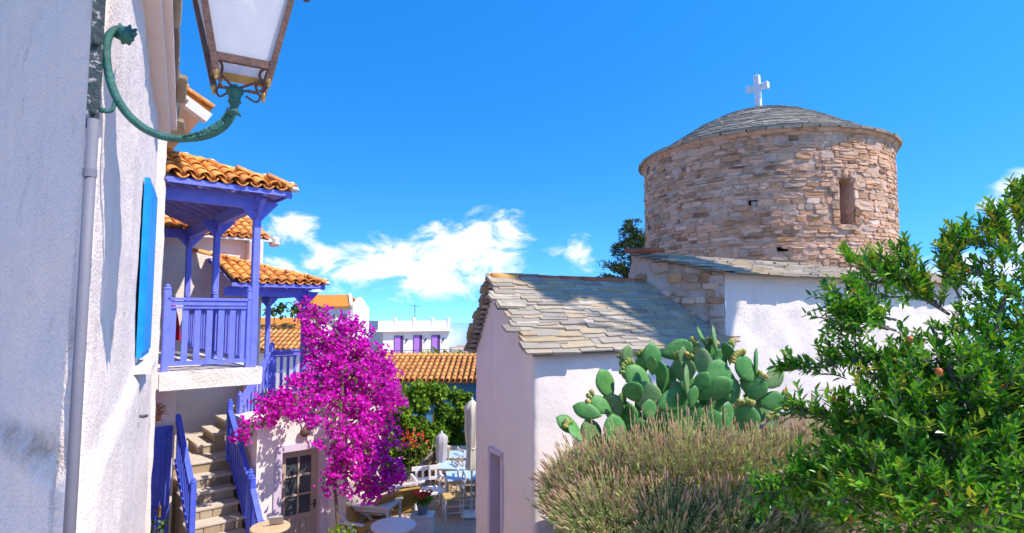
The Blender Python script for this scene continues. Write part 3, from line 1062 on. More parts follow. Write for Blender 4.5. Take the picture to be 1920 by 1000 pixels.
# azure shutter folded back near the wall, with its sill and stay
a = math.radians(1.5)
sv = (HV * math.cos(a) + HU * math.sin(a)).normalized()
su = Vector((sv.y, -sv.x, 0))
s0 = HH(2.48, .03)
mb = MB()
mb.box(s0 + sv * .35 + Z * 4.74, (.035, .70, 1.36), (su, sv, Z))
sh = mb.build('shutter', 'azure_paint', near)
for k in range(3):
    mb = MB(); mb.box(s0 + sv * (.12 + k * .23) + su * .022 + Z * 4.74, (.014, .21, 1.28), (su, sv, Z)); mb.build('board', 'azure_paint', sh)
mb = MB(); mb.box(HH(2.75, .05, 3.98), (.14, .8, .05), (HU, HV, Z)); mb.build('window_sill', 'whitewash', near)
mb = MB(); mb.tube([HH(2.7, -.01, 3.62), HH(2.7, .07, 3.60), HH(2.74, .09, 3.60)], .012, 6); mb.build('shutter_stay', 'iron', near)

# drainpipe at the corner
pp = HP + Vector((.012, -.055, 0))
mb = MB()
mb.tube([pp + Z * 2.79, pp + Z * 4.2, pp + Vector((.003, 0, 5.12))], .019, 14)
pipe = mb.build('drainpipe', 'pipe_shade_grey', None, smooth=True)
tag(pipe, 'grey pipe, coloured dark for shade, running down the white corner below the lamp bracket', 'pipe')
mb = MB(); mb.tube([pp + Z * 4.90, pp + Z * 4.93], .023, 14); mb.build('pipe_clip', 'pipe_shade_grey', pipe)

# ------------------------------------------------------------------ street lantern on its scrolled bracket
lamp = thing('street_lantern', 'old green and rust iron street lantern with frosted panes on scrolled wall bracket', 'street lamp', HP + Vector((0, 0, 5.1)))
LX = HU; LY = HV                                # lantern axes follow the wall
pb = W(181, 110, 2.17)
mb = MB()
mb.box(Vector((pb.x, pb.y, 5.42)), (.030, .020, .62), (LX, LY, Z))
mb.box(Vector((pb.x, pb.y, 5.42)) - LY * .012, (.040, .010, .66), (LX, LY, Z))
for zz in (5.15, 5.42, 5.70): mb.lathe(Vector((pb.x, pb.y, zz)) - LY * .016, [(.012, 0), (.012, .012), (.006, .018)], 8, axis=-LY)
mb.build('wall_plate', 'flaky_plate', lamp)
Y0 = 2.2
pts = [(243, 74, 2.25), (236, 58, 2.25), (219, 55, 2.24), (204, 68, 2.22), (199, 95, 2.20), (203, 135, 2.20), (216, 178, 2.20), (240, 215, 2.22), (272, 242, 2.25), (310, 257, 2.28), (350, 260, 2.31),
       (386, 252, 2.34), (414, 237, 2.36), (432, 217, 2.37), (439, 198, 2.37), (440, 182, 2.37)]
P = [W(*p) for p in pts]


def smooth_path(P, n=4):
    out = []
    for i in range(len(P) - 1):
        p0, p1, p2, p3 = P[max(i - 1, 0)], P[i], P[i + 1], P[min(i + 2, len(P) - 1)]
        for j in range(n):
            t = j / n
            out.append(.5 * ((2 * p1) + (p2 - p0) * t + (2 * p0 - 5 * p1 + 4 * p2 - p3) * t * t + (-p0 + 3 * p1 - 3 * p2 + p3) * t ** 3))
    out.append(P[-1])
    return out


SP = smooth_path(P, 5)
n = len(SP)
rad = []
for i in range(n):
    f = i / (n - 1)
    r = .0155
    if f < .2: r = .0135 + .006 * f
    if .68 < f < .90: r = .0165 + .007 * math.sin((f - .68) / .22 * math.pi)
    if f > .93: r = .018
    rad.append(r)
mb = MB(); mb.tube(SP, rad, 12)
arm = mb.build('bracket_arm', 'green_iron', lamp, smooth=True)
mb = MB()                                    # acanthus leaf at the curled end
rg = random.Random(33)
c = W(236, 66, 2.25)
mb.lathe(c, [(.006, -.03), (.026, -.02), (.032, 0), (.026, .022), (.008, .034)], 9)
for k in range(9):
    a = k * .7
    d = Vector((math.cos(a), .4 * math.sin(a * 1.7), math.sin(a))).normalized()
    mb.tube([c, c + d * .028, c + d * .044 + Z * .006], [.016, .012, .004], 6)
mb.build('curled_leaf', 'green_iron', arm, smooth=True)
mb = MB()                                    # small leaf scroll touching the wall, and the raised leaves on the arm
mb.tube(smooth_path([W(216, 190, 2.2), W(211, 206, 2.19), W(199, 210, 2.18), W(193, 207, 2.17)], 4), [.007] * 12 + [.012], 8)
mb.lathe(W(192, 207, 2.17), [(.001, -.012), (.011, -.005), (.011, .006), (.001, .012)], 8)
mb.build('scroll', 'green_iron', arm, smooth=True)
mb = MB()
for k in range(13):
    i = int(n * (.68 + .2 * k / 12)); t = (SP[i + 1] - SP[i]).normalized()
    x = t.cross(Vector((0, 1, 0))).normalized()
    for sgn in (-1, 1):
        q = SP[i] + x * sgn * .006 - Vector((0, .021, 0))
        mb.tube([q - t * .014, q, q + t * .016 + x * sgn * .008], [.003, .006, .002], 6)
tip = W(452, 219, 2.35)
mb.tube([W(430, 213, 2.345), W(443, 209, 2.34), tip], [.016, .014, .003], 7)
mb.build('leaf_relief', 'green_iron', arm, smooth=True)
TOPA = P[-1]
mb = MB(); mb.lathe(TOPA, [(.020, -.03), (.028, -.022), (.022, -.012), (.024, 0), (.034, .018), (.036, .032), (.022, .038), (.012, .05)], 14)
mb.build('socket', 'green_iron', lamp, smooth=True)

LC = Vector((TOPA.x, TOPA.y, 0)) + LX * .022
LZ = 5.408
hb, ht, lh = .105, .212, .50


def LPt(x, y, z):
    return LC + LX * x + LY * y + Z * (LZ + z)


mb = MB()
cn = [(-1, -1), (1, -1), (1, 1), (-1, 1)]
fr = MB()
for sx, sy in cn:
    a_, b_ = LPt(sx * (hb - .008), sy * (hb - .008), -.055), LPt(sx * ht, sy * ht, lh)
    post = MB(); post.bar(a_, b_, .024, .024, up=LY)
    post.build('corner_post', 'rusty_iron', lamp)
    kn = MB(); kn.lathe(a_, [(.003, -.035), (.009, -.026), (.006, -.016), (.013, -.010), (.013, .004), (.008, .012)], 8); kn.build('finial', 'brass', lamp, smooth=True)
for k in range(4):
    a_, b_ = cn[k], cn[(k + 1) % 4]
    for (zz, hw, mt) in ((0.0, hb, 'rusty_iron' if k != 2 else 'brass'), (lh, ht, 'rusty_iron')):
        m_ = MB(); m_.bar(LPt(a_[0] * hw, a_[1] * hw, zz), LPt(b_[0] * hw, b_[1] * hw, zz), .020, .032); m_.build('frame_bar', mt, lamp)
    ins = .006
    g = MB()
    q = [LPt(a_[0] * (hb - ins), a_[1] * (hb - ins), .01), LPt(b_[0] * (hb - ins), b_[1] * (hb - ins), .01), LPt(b_[0] * (ht - ins), b_[1] * (ht - ins), lh - .01), LPt(a_[0] * (ht - ins), a_[1] * (ht - ins), lh - .01)]
    nn = (q[1] - q[0]).cross(q[3] - q[0]).normalized() * .004
    g.prism(q, -nn); g.build('pane', 'frosted_glass', lamp)
mb = MB(); mb.lathe(LPt(0, 0, .13), [(.02, -.02), (.045, 0), (.05, .05), (.05, .17), (.04, .22), (.02, .24)], 14)
mb.build('bulb', 'lamp_bulb', lamp, smooth=True)
mb = MB(); mb.lathe(LPt(0, 0, lh + .02), [(ht * 1.42, 0), (ht * 1.3, .05), (ht * .7, .18), (.10, .25), (.05, .30), (.02, .40), (.001, .44)], 4)
mb.build('hood', 'green_iron', lamp)
mb = MB(); mb.lathe(LPt(ht + .02, -ht * .5, .36), [(.006, -.05), (.018, -.04), (.012, -.02), (.02, 0), (.012, .03)], 8); mb.build('side_knob', 'rusty_iron', lamp)
for sx, sy in cn:                            # four S-shaped legs
    e = LPt(sx * (hb - .012), sy * (hb - .012), -.005)
    base = TOPA + Z * .035
    o = (e - base); oh = V2(o.x, o.y)
    pth = smooth_path([base + oh * .12, base + oh * .45 + Z * .012, base + oh * .78 + Z * (o.z * .30), base + oh * .74 + Z * (o.z * .62), base + oh * .80 + Z * (o.z * .88), e], 5)
    m_ = MB(); m_.tube(pth, .0055, 8)
    pth2 = smooth_path([base + oh * .40 - Z * .012, base + oh * .75 - Z * .02, base + oh * .92 + Z * (o.z * .10), base + oh * .80 + Z * (o.z * .32)], 4)
    m_.tube(pth2, .0045, 8)
    m_.build('scroll_leg', 'rusty_iron', lamp, smooth=True)

# ------------------------------------------------------------------ the house with the violet-blue balcony
AU, AV = Vector((.766, .643, 0)).normalized(), Vector((-.643, .766, 0)).normalized()
B0 = Vector((-3.73, 8.5, 0))


def BP(a, b, z=0.0, o=None):
    return (o or B0) + AU * a + AV * b + Z * z


AX = (AU, AV, Z)
FLOOR = 3.62
hs_ = thing('balcony_house', 'white house with violet-blue roofed balcony and orange tiled roof', 'house', BP(-2.5, 2))
WA = -1.22                                   # its street wall
shell('wall', fillet([BP(-4.6, -.35), BP(WA, -.35), BP(WA, 5.0)], .06, 3), 0.0, lambda p: 6.9, 'stucco', hs_, res=.12, amp=.025, freq=2.2)


def gable_piece(mb, a0, a1, am, b, z0, z1, th=.3):
    mb.prism([BP(a0, b, z0), BP(a1, b, z0), BP(am, b, z1)], AV * th)


mb = MB(); gable_piece(mb, -4.6, WA + .02, -2.9, -.345, 6.88, 8.1, .3); mb.build('gable', 'stucco', hs_)
TILE = barrel('roof_tile', 'terracotta', .42, .085, .072, n=6)
PAN = barrel('pan_tile', 'terracotta', .42, .082, .078, n=5, arc=math.pi * .8)


def tile_field(rnd, roof, O, A, U, ncol, rows_at, pitch_=.175, expo=.33, lift=.035, mesh=None, pan=True, x_off=0.0):
    """columns of cover tiles over pans: O eave corner, A along the eave, U up the slope"""
    N_ = A.cross(U).normalized()
    for c in range(ncol):
        r0, r1 = rows_at(c * pitch_ + x_off)
        for r_ in range(r0, r1):
            j = rnd.uniform(-.008, .008)
            p = O + A * (c * pitch_ + x_off + j) + U * (r_ * expo + rnd.uniform(-.015, .015)) + N_ * (lift + rnd.uniform(0, .008))
            tl = .045
            u2 = (U * math.cos(tl) - N_ * math.sin(tl)).normalized()
            n2 = A.cross(u2).normalized()
            put_m('roof_tile', mesh or TILE, axes(A, u2, n2, p + n2 * .012), roof)
            if pan:
                p2 = p + A * (pitch_ / 2) - N_ * .028
                put_m('pan_tile', PAN, axes(-A, u2, -n2, p2 + n2 * .075), roof)


# main roof: the street slope and its near rake, seen from below past the lantern
eA, eB, eZ = -.84, -.56, 7.0
mb = MB()
rs = 8.25
mb.prism([BP(eA, eB, eZ), BP(eA, 5.2, eZ), BP(-2.9, 5.2, rs), BP(-2.9, eB, rs)], Z * .05)
mb.prism([BP(-2.9, eB, rs), BP(-2.9, 5.2, rs), BP(-4.9, 5.2, 7.0), BP(-4.9, eB, 7.0)], Z * .05)
mroof = mb.build('main_roof', 'cream_plaster', hs_)
mU = (BP(-2.9, eB, rs) - BP(eA, eB, eZ)).normalized()
rg = random.Random(41)
tile_field(rg, mroof, BP(eA + .04, eB + .07, eZ + .05), AV, mU, 8, lambda x: (0, 6), .19, .36, mesh=TILE)
mb = MB()
for k in range(3):
    p = BP(eA - .10 - k * .36, eB - .02, eZ + .02 + k * .22)
    mb.box(p + AV * .04, (.30, .12, .13), ((mU - Z * 0).normalized(), AV, mU.cross(AV).normalized() * -1))
mb.build('rake_plaster', 'mortar_white', mroof)

# balcony slab
mb = MB()
n_ = 26
for i in range(1):
    mb.box(BP((WA + .03) / 2 + .04, 2.25, FLOOR - .105), (-WA + .12, 4.7, .21), AX)
slab = mb.build('balcony_slab', 'cream_plaster', hs_)
shell('slab_face', fillet([BP(WA + .05, -.115), BP(.105, -.115), BP(.105, 4.6)], .03, 2), FLOOR - .235, FLOOR + .008, 'stucco', hs_, res=.05, amp=.022, freq=6)


def railing(parent, a, b, h, nb, mt='blue_paint', ends=(1, 1), w=.075, post_h=.10, base=0.10, name='railing', face=None, cap=True):
    """top rail with flat balusters; a and b lie on the floor or on the stair line"""
    a, b = Vector(a), Vector(b)
    d = b - a; dh = V2(d.x, d.y); L = dh.length; dh.normalize()
    s_ = d.normalized()
    x = s_.cross(Z).normalized()
    up_ = x.cross(s_)
    m_ = MB()
    m_.box((a + b) / 2 + Z * (h - .02), (.085, .035, d.length), (x, up_, s_))
    m_.box((a + b) / 2 + Z * (h - .075), (.05, .06, d.length), (x, up_, s_))
    m_.box((a + b) / 2 + Z * (h - .135), (.062, .025, d.length), (x, up_, s_))
    rl = m_.build(name, mt, parent)
    m_ = MB(); m_.box((a + b) / 2 + Z * base, (.05, .055, d.length), (x, up_, s_)); m_.build('bottom_rail', mt, rl)
    for k in range(nb):
        f = (k + .5) / nb
        p = a.lerp(b, f)
        m_ = MB(); m_.box(p + Z * ((base + h - .13) / 2), (.022, w, h - .13 - base), (Vector((dh.y, -dh.x, 0)), dh, Z)); m_.build('baluster', mt, rl)
    for e, p in ((0, a), (1, b)):
        if ends[e]:
            m_ = MB(); m_.cbox(p + Z * ((h + post_h) / 2 - .02), (.085, .085, h + post_h + .04), (Vector((dh.y, -dh.x, 0)), dh, Z), .008)
            if cap: m_.lathe(p + Z * (h + post_h), [(.03, 0), (.05, .012), (.05, .024), (.03, .04), (.034, .06), (.001, .085)], 10)
            m_.build('newel_post', mt, rl)
    return rl


railing(hs_, BP(-1.10, .0, FLOOR), BP(-.06, .0, FLOOR), .98, 7, ends=(1, 1))
railing(hs_, BP(0, .12, FLOOR), BP(0, 2.2, FLOOR), .98, 13, ends=(0, 1))
railing(hs_, BP(0, 2.2, FLOOR), BP(0, 4.4, FLOOR), .98, 13, ends=(0, 1))
BEAM = 6.02


def post(parent, p, z0, z1, mt='blue_paint', w=.10):
    m_ = MB()
    m_.cbox(p + Z * ((z0 + z1 - .26) / 2), (w, w, z1 - .26 - z0), AX, .012)
    m_.cbox(p + Z * (z1 - .20), (w * 1.25, w * 1.25, .14), AX, .02)
    m_.cbox(p + Z * (z1 - .07), (w * 1.7, w * 1.7, .12), AX, .02)
    for d in (AU, AV):
        for sg in (-1, 1):
            m_.prism([p + d * (sg * w * .4) + Z * (z1 - .30) + d.cross(Z) * (-w * .3), p + d * (sg * (w * .4 + .26)) + Z * (z1 - .005) + d.cross(Z) * (-w * .3), p + d * (sg * w * .4) + Z * (z1 - .005) + d.cross(Z) * (-w * .3)], d.cross(Z) * (w * .6))
    return m_.build('balcony_post', mt, parent)


for b in (0.0, 2.25, 4.45): post(hs_, BP(0, b), FLOOR + .001, BEAM)


def porch_roof(parent, o, depth, length, ez, rise, ov, name, seed, rows=5, cols_cap=99):
    """hipped lean-to on beams: o is the near street corner post, depth back to the wall"""
    r = random.Random(seed)
    P_ = lambda a, b, z: BP(a, b, z, o)
    m_ = MB()
    m_.box(P_(0, length / 2, ez - .11), (.10, length + .2, .18), AX)
    m_.box(P_(-depth / 2, 0, ez - .115), (depth + .1, .10, .175), AX)
    m_.box(P_(-depth / 2, length, ez - .115), (depth + .1, .10, .175), AX)
    rf = m_.build(name, 'blue_paint', parent)
    run = depth + ov
    A_ = P_(ov, -ov, ez); Bq = P_(ov, length + ov, ez); Cq = P_(-depth, length + ov, ez + rise); Hq = P_(-depth, -ov + run, ez + rise); Dq = P_(-depth, -ov, ez)
    m_ = MB()
    th = .03
    m_.prism([A_, Bq, Cq, Hq], Z * th); m_.prism([Dq, A_, Hq], Z * th)
    m_.build('soffit_boards', 'soffit_paint', rf)
    # rafters beneath
    k = .35
    while k < length + ov:
        lo = P_(ov - .03, k, ez - .03)
        if k < run - ov: hi = A_.lerp(Hq, (k + ov) / run); hi = Vector((hi.x, hi.y, hi.z - .03))
        else: hi = P_(-depth, k, ez + rise - .03)
        mm = MB(); mm.bar(lo, hi, .05, .06); mm.build('rafter', 'blue_paint' if k < .1 else 'soffit_paint', rf)
        k += .42
    k = .35
    while k < run - .1:
        lo = P_(ov - k, -ov + .03, ez - .03); hi = A_.lerp(Hq, k / run) - Z * .03
        mm = MB(); mm.bar(lo, hi, .05, .06); mm.build('rafter', 'soffit_paint', rf)
        k += .42
    mm = MB(); mm.bar(A_ - Z * .03, Hq - Z * .03, .06, .07); mm.build('hip_rafter', 'blue_paint', rf)
    mm = MB(); mm.box(P_(ov - .01, length / 2, ez + .005), (.03, length + 2 * ov, .07), AX); mm.box(P_((ov - depth) / 2, -ov + .01, ez + .006), (depth + ov - .03, .03, .07), AX)
    mm.build('fascia', 'blue_paint', rf)
    # tiles
    sl = math.hypot(run, rise)
    U1 = (P_(-depth, 0, ez + rise) - P_(ov, 0, ez)).normalized()
    tile_field(r, rf, P_(ov + .03, -ov + .05, ez + th), AV, U1, int((length + 2 * ov) / .18), lambda x: (0, max(1, min(rows, int(min(1, (x + .12) / run) * sl / .33 + .6)))), .18, .33)
    U2_ = (P_(-depth, -ov + run, ez + rise) - P_(-depth, -ov, ez)).normalized()
    A2 = AU
    tile_field(r, rf, P_(-depth + .1, -ov - .03, ez + th), A2, U2_, int((run - .1) / .18), lambda x: (0, max(1, min(rows, int((1 - (x + .0) / run) * sl / .33 + .6)))), .18, .33)
    # hip tiles with mortar dabs
    d = (Hq - A_); L = d.length; d.normalize(); xx = d.cross(Z).normalized()
    kk = 0.0
    i = 0
    while kk < L:
        p = A_ + d * (kk - .05) + Z * (.085 + .01 * (i % 2))
        put_m('hip_tile', RIDGE_TILE, axes(xx, d, xx.cross(d), p), rf)
        mm = MB(); mm.lathe(p + d * .05 + Z * .085, [(.001, -.02), (.05, -.012), (.055, .0), (.03, .016), (.001, .02)], 7); mm.build('mortar_dab', 'mortar_white', rf)
        kk += .43; i += 1
    mm = MB(); mm.lathe(A_ + Z * .085 - d * .05, [(.001, -.04), (.045, -.03), (.07, 0), (.045, .04), (.001, .055)], 8); mm.build('mortar_dab', 'mortar_white', rf)
    return rf


porch_roof(hs_, B0, 1.24, 4.5, BEAM + .09, .66, .36, 'balcony_roof', 44)
# red cloth on the balcony
mb = MB()
g0 = BP(-1.0, .16, FLOOR)
vs = []
for j in range(7):
    for i in range(5):
        f = j / 6
        vs.append(g0 + AU * (i * .035 * (.5 + f * .7) - .05) + AV * (.03 * math.sin(i * 2 + j)) + Z * (.95 - f * .55))
fs = [(j * 5 + i, j * 5 + i + 1, j * 5 + i + 6, j * 5 + i + 5) for j in range(6) for i in range(4)]
mb.add(vs, fs)
mb.add([p + AV * .008 for p in vs], [tuple(reversed(f)) for f in fs])
o = mb.build('red_cloth', 'red_cloth', None, smooth=True)
tag(o, 'red cloth hanging just behind the violet-blue balcony railing', 'cloth')

# ------------------------------------------------------------------ the stuccoed house behind the stairs
RC = Vector((-5.80, 13.3, 0))
rear = thing('stucco_house', 'rough white stucco house behind the balcony posts and the stone stairs', 'house', BP(-2, 1, 0, RC))
shell('wall', fillet([BP(-3.6, 0, 0, RC), BP(0, 0, 0, RC), BP(0, 4, 0, RC)], .05, 3), 0, 6.02, 'stucco', rear, res=.10, amp=.035, freq=4)
mb = MB(); mb.cbox(BP(-.10, -.14, 3.0, RC), (.30, .28, 6.0), AX, .03); mb.build('buttress', 'stucco', rear)
mb = MB(); mb.prism([BP(-3.7, -.22, 6.0, RC), BP(.25, -.22, 6.0, RC), BP(.25, 2.2, 7.0, RC), BP(-3.7, 2.2, 7.0, RC)], Z * .04)
rr = mb.build('roof', 'cream_plaster', rear)
rg = random.Random(47)
tile_field(rg, rr, BP(-2.3, -.25, 6.05, RC), AU, (BP(0, 2.2, 7.0) - BP(0, -.22, 6.0)).normalized(), 14, lambda x: (0, 5), .18, .33)
mb = MB(); mb.cbox(BP(.34, -.08, 6.02, RC), (.16, .34, .22), AX, .05); mb.build('verge_plaster', 'mortar_white', rear)
# storeroom with the deep blue door, tucked under the balcony
store = thing('storeroom', 'low plastered storeroom with deep blue door under the balcony', 'outbuilding', W(300, 900, 10.5) * 1)
SO = W(324, 900, 10.45); SO.z = 0
mb = MB(); mb.box(BP(-.75, .5, 1.62, SO), (1.5, 1.0, 3.24), AX); mb.build('wall', 'whitewash_smooth', store)
mb = MB(); mb.box(BP(-.52, -.02, 1.18, SO), (.86, .05, 2.36), AX); d_ = mb.build('door', 'deep_blue_paint', store)
mb = MB()
for (x0, z0, w_, h_) in ((-.52 - .43, 1.2, .08, 2.4), (-.09, 1.2, .08, 2.4)): mb.box(BP(x0, -.04, z0, SO), (w_, .06, h_), AX)
mb.box(BP(-.52, -.04, 2.40, SO), (.94, .06, .08), AX)
mb.build('door_frame', 'deep_blue_paint', store)
for zz, hh in ((.62, .95), (1.72, 1.05)):
    for xx in (-.70, -.34):
        mb = MB(); mb.cbox(BP(xx, -.055, zz, SO), (.26, .03, hh), AX, .01); mb.build('door_panel', 'deep_blue_paint', d_)
mb = MB(); mb.cbox(BP(-.19, -.06, 1.02, SO), (.05, .02, .2), AX, .004); mb.tube([BP(-.19, -.07, 1.06, SO), BP(-.19, -.12, 1.06, SO), BP(-.28, -.12, 1.06, SO)], .010, 6); mb.build('handle', 'brass', d_)

# ------------------------------------------------------------------ stone stairs
stairs = thing('stone_stairs', 'stone stairs with violet-blue railings climbing to the upper landing', 'stairs', Vector((-5.2, 10.4, 0)))
LE = W(392, 865, 10.95) - AU * .12; LE.z = 0            # middle of the top riser of the lower flight
RISE, GO, LZ0 = .188, .27, 1.692
for i in range(1, 9):
    z1 = LZ0 - RISE * i
    mb = MB()
    c = BP(0, -GO * i + GO / 2, 0, LE)
    mb.box(c + Z * (z1 - .055) / 2, (.84, GO + .02, z1 - .055), AX)
    st = mb.build('step', 'stair_stone', stairs)
    mb = MB(); mb.cbox(c - AV * .02 + Z * (z1 - .024), (.88, GO + .05, .05), AX, .012); mb.build('tread', 'stair_tread', st)
    rg = random.Random(60 + i)
    xx = -.42
    while xx < .40:
        w = min(rg.uniform(.14, .34), .42 - xx)
        mb = MB(); mb.cbox(c + AU * (xx + w / 2) - AV * (GO / 2 + .012) + Z * (z1 - .055 - (RISE - .06) / 2), (w - .012, .03, RISE - .065), AX, .008)
        mb.build('riser_stone', 'stair_stone', st)
        xx += w
mb = MB(); mb.box(BP(.05, .5, LZ0 / 2 - .01, LE), (1.2, 1.0, LZ0 - .02), AX); ld = mb.build('landing', 'stair_stone', stairs)
mb = MB(); mb.cbox(BP(.05, .49, LZ0 - .005, LE), (1.24, 1.04, .05), AX, .012); mb.build('landing_slab', 'stair_tread', ld)
UP0 = BP(.06, .58, 0, LE)
UR, UG, NU = .19, .26, 5
for i in range(NU):
    z1 = LZ0 + UR * (i + 1)
    c = BP(UG * i + UG / 2 + .02, .48, 0, UP0)
    mb = MB(); mb.box(c + Z * (z1 - .05) / 2, (UG + .01, .9, z1 - .05), AX); st = mb.build('step', 'stair_stone', stairs)
    mb = MB(); mb.cbox(c - AU * .02 + Z * (z1 - .02), (UG + .04, .94, .05), AX, .012); mb.build('tread', 'stair_tread', st)
UZ = LZ0 + UR * NU
mb = MB(); mb.box(BP(UG * NU + 1.25, .7, UZ / 2, UP0), (2.45, 1.6, UZ), AX); ul = mb.build('upper_landing', 'whitewash_smooth', stairs)
mb = MB(); mb.box(BP(UG * NU + 1.25, .7, UZ + .02, UP0), (2.5, 1.66, .04), AX); mb.build('landing_slab', 'stair_tread', ul)
# railings of the flights
rz0 = LZ0 - RISE * 5.3
lo_r = BP(.43, -GO * 5.3, rz0, LE); hi_r = BP(.43, -.05, LZ0, LE)
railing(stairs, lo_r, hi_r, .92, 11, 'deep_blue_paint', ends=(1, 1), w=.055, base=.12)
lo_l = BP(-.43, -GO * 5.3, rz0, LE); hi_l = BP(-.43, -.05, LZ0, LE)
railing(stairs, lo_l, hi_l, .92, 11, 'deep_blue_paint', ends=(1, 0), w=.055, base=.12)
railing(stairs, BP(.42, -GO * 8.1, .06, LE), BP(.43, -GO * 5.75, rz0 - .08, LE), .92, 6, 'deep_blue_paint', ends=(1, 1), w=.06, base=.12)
f0 = BP(.62, .03, LZ0 + .05, LE)
f1 = BP(UG * NU + .0, .0, UZ, UP0)
railing(stairs, f0, f1, .98, 9, 'blue_paint', ends=(1, 1), w=.055, base=.12)
railing(stairs, f1, BP(UG * NU + 1.5, .0, UZ, UP0), .98, 11, 'blue_paint', ends=(0, 1), w=.055, base=.12)

# porch roof over the upper landing
B2 = W(570, 600, 12.2); B2.z = 0
porch = thing('landing_porch', 'small orange tiled porch roof on violet-blue posts above the bougainvillea', 'porch', Vector((B2.x, B2.y, UZ)))
PB = 4.83
post(porch, B2, 1.2, PB).name = 'porch_post'
post(porch, BP(0, 2.3, 0, B2), 1.2, PB).name = 'porch_post'
porch_roof(porch, B2, 1.5, 2.4, PB + .09, .60, .30, 'porch_roof', 49)

# ------------------------------------------------------------------ the little shop with the taupe glazed door
FO = Vector((-4.30, 10.10, 0))
FW = 1.62
shop = thing('shop_front', 'small white building with taupe glazed door half hidden by bougainvillea', 'building', BP(FW / 2, .5, 0, FO))
DX0, DX1, DH = .42, 1.12, 1.98
HT = 2.50
mb = MB()
for (x0, x1, z0, z1) in ((0, DX0 - .13, 0, HT), (DX1 + .13, FW, 0, HT), (DX0 - .13, DX1 + .13, DH + .12, HT)):
    mb.box(BP((x0 + x1) / 2, .15, (z0 + z1) / 2, FO), (x1 - x0, .3, z1 - z0), AX)
mb.box(BP(FW / 2, 1.0, HT / 2 - .01, FO), (FW - .04, 1.3, HT - .02), AX)
mb.build('wall', 'whitewash_smooth', shop)
mb = MB(); mb.prism([BP(0, .02, HT, FO), BP(FW, .02, HT, FO), BP(FW, .02, HT + .42, FO), BP(.55, .02, HT + .30, FO)], AV * .2); mb.build('parapet', 'cream_plaster', shop)
mb = MB()
mb.box(BP(DX0 - .065, .10, DH / 2, FO), (.13, .26, DH), AX); mb.box(BP(DX1 + .065, .10, DH / 2, FO), (.13, .26, DH), AX); mb.box(BP((DX0 + DX1) / 2, .10, DH + .06, FO), (DX1 - DX0 + .26, .26, .12), AX)
mb.build('door_surround', 'mauve_trim', shop)
dc = (DX0 + DX1) / 2; dw = DX1 - DX0
mb = MB()
mb.box(BP(DX0 + .06, .16, DH / 2, FO), (.12, .05, DH), AX); mb.box(BP(DX1 - .06, .16, DH / 2, FO), (.12, .05, DH), AX)
mb.box(BP(dc, .16, DH - .07, FO), (dw - .24, .05, .14), AX); mb.box(BP(dc, .16, .42, FO), (dw - .24, .05, .84), AX)
door = mb.build('door', 'taupe_paint', shop)
for k in range(5):
    mb = MB(); mb.cbox(BP(DX0 + .155 + k * .097, .128, .40, FO), (.088, .016, .66), AX, .004); mb.build('door_board', 'taupe_paint', door)
gx0, gx1, gz0, gz1 = DX0 + .12, DX1 - .12, .84, DH - .14
mb = MB(); mb.box(BP((gx0 + gx1) / 2, .16, (gz0 + gz1) / 2, FO), (.03, .045, gz1 - gz0), AX)
for k in (1, 2): mb.box(BP((gx0 + gx1) / 2, .16, gz0 + (gz1 - gz0) * k / 3, FO), (gx1 - gx0, .044, .03), AX)
mb.build('glazing_bars', 'taupe_paint', door)
for i in range(2):
    for k in range(3):
        w_ = (gx1 - gx0) / 2; h_ = (gz1 - gz0) / 3
        mb = MB(); mb.box(BP(gx0 + w_ * (i + .5), .165, gz0 + h_ * (k + .5), FO), (w_ - .01, .008, h_ - .01), AX); mb.build('pane', 'glass', door)
mb = MB(); mb.tube([BP(DX1 - .05, .13, .98, FO), BP(DX1 - .05, .07, .98, FO), BP(DX1 - .14, .07, .98, FO)], .011, 6); mb.cbox(BP(DX1 - .05, .132, .96, FO), (.035, .012, .16), AX, .004)
mb.build('handle', 'iron', door)
mb = MB(); p = BP(.78, -.01, 2.30, FO)
mb.lathe(p, [(.05, .0), (.06, .02), (.055, .05), (.09, .06), (.085, .10), (.03, .13)], 10, axis=-AV)
o = mb.build('wall_lamp', 'rusty_iron', None, smooth=True)
tag(o, 'small grey wall lamp above the taupe glazed door', 'lamp')
# white garden wall right of the shop
mb = MB()
mb.box(BP(FW + .55, .42, .45, FO), (1.1, .22, .9), AX)
o = mb.build('garden_wall', 'whitewash', None); tag(o, 'low white garden wall beside the shop, behind bougainvillea stem', 'wall')
# ------------------------------------------------------------------ plants
def leaf_quad(mb, p, d, n, L, w, m=0, fold=.25):
    """a pointed leaf, folded along its midrib"""
    d = d.normalized(); x = d.cross(n)
    if x.length < 1e-4: x = d.cross(Vector((.3, .5, .8)))
    x.normalize(); n = x.cross(d)
    a, t = p, p + d * L
    m1, m2 = p + d * L * .35, p + d * L * .72
    v = [a, m1 + x * w * .5 + n * w * fold, m2 + x * w * .38 + n * w * fold * .8, t, m2 - x * w * .38 + n * w * fold * .8, m1 - x * w * .5 + n * w * fold, m1, m2]
    mb.add(v, [(0, 6, 1), (6, 7, 2, 1), (7, 3, 2), (0, 5, 6), (5, 4, 7, 6), (4, 3, 7)], m)


def rdir(r):
    while True:
        v = Vector((r.uniform(-1, 1), r.uniform(-1, 1), r.uniform(-1, 1)))
        if .05 < v.length < 1: return v.normalized()


def in_ball(r, shell_=.0):
    d = rdir(r)
    return d * (shell_ + (1 - shell_) * r.random() ** (1 / 3))


# ---- bougainvillea
bg_ = thing('bougainvillea', 'huge magenta bougainvillea spilling over the shop and the upper landing', 'bougainvillea', BP(FW - .05, -.35, 0, FO))
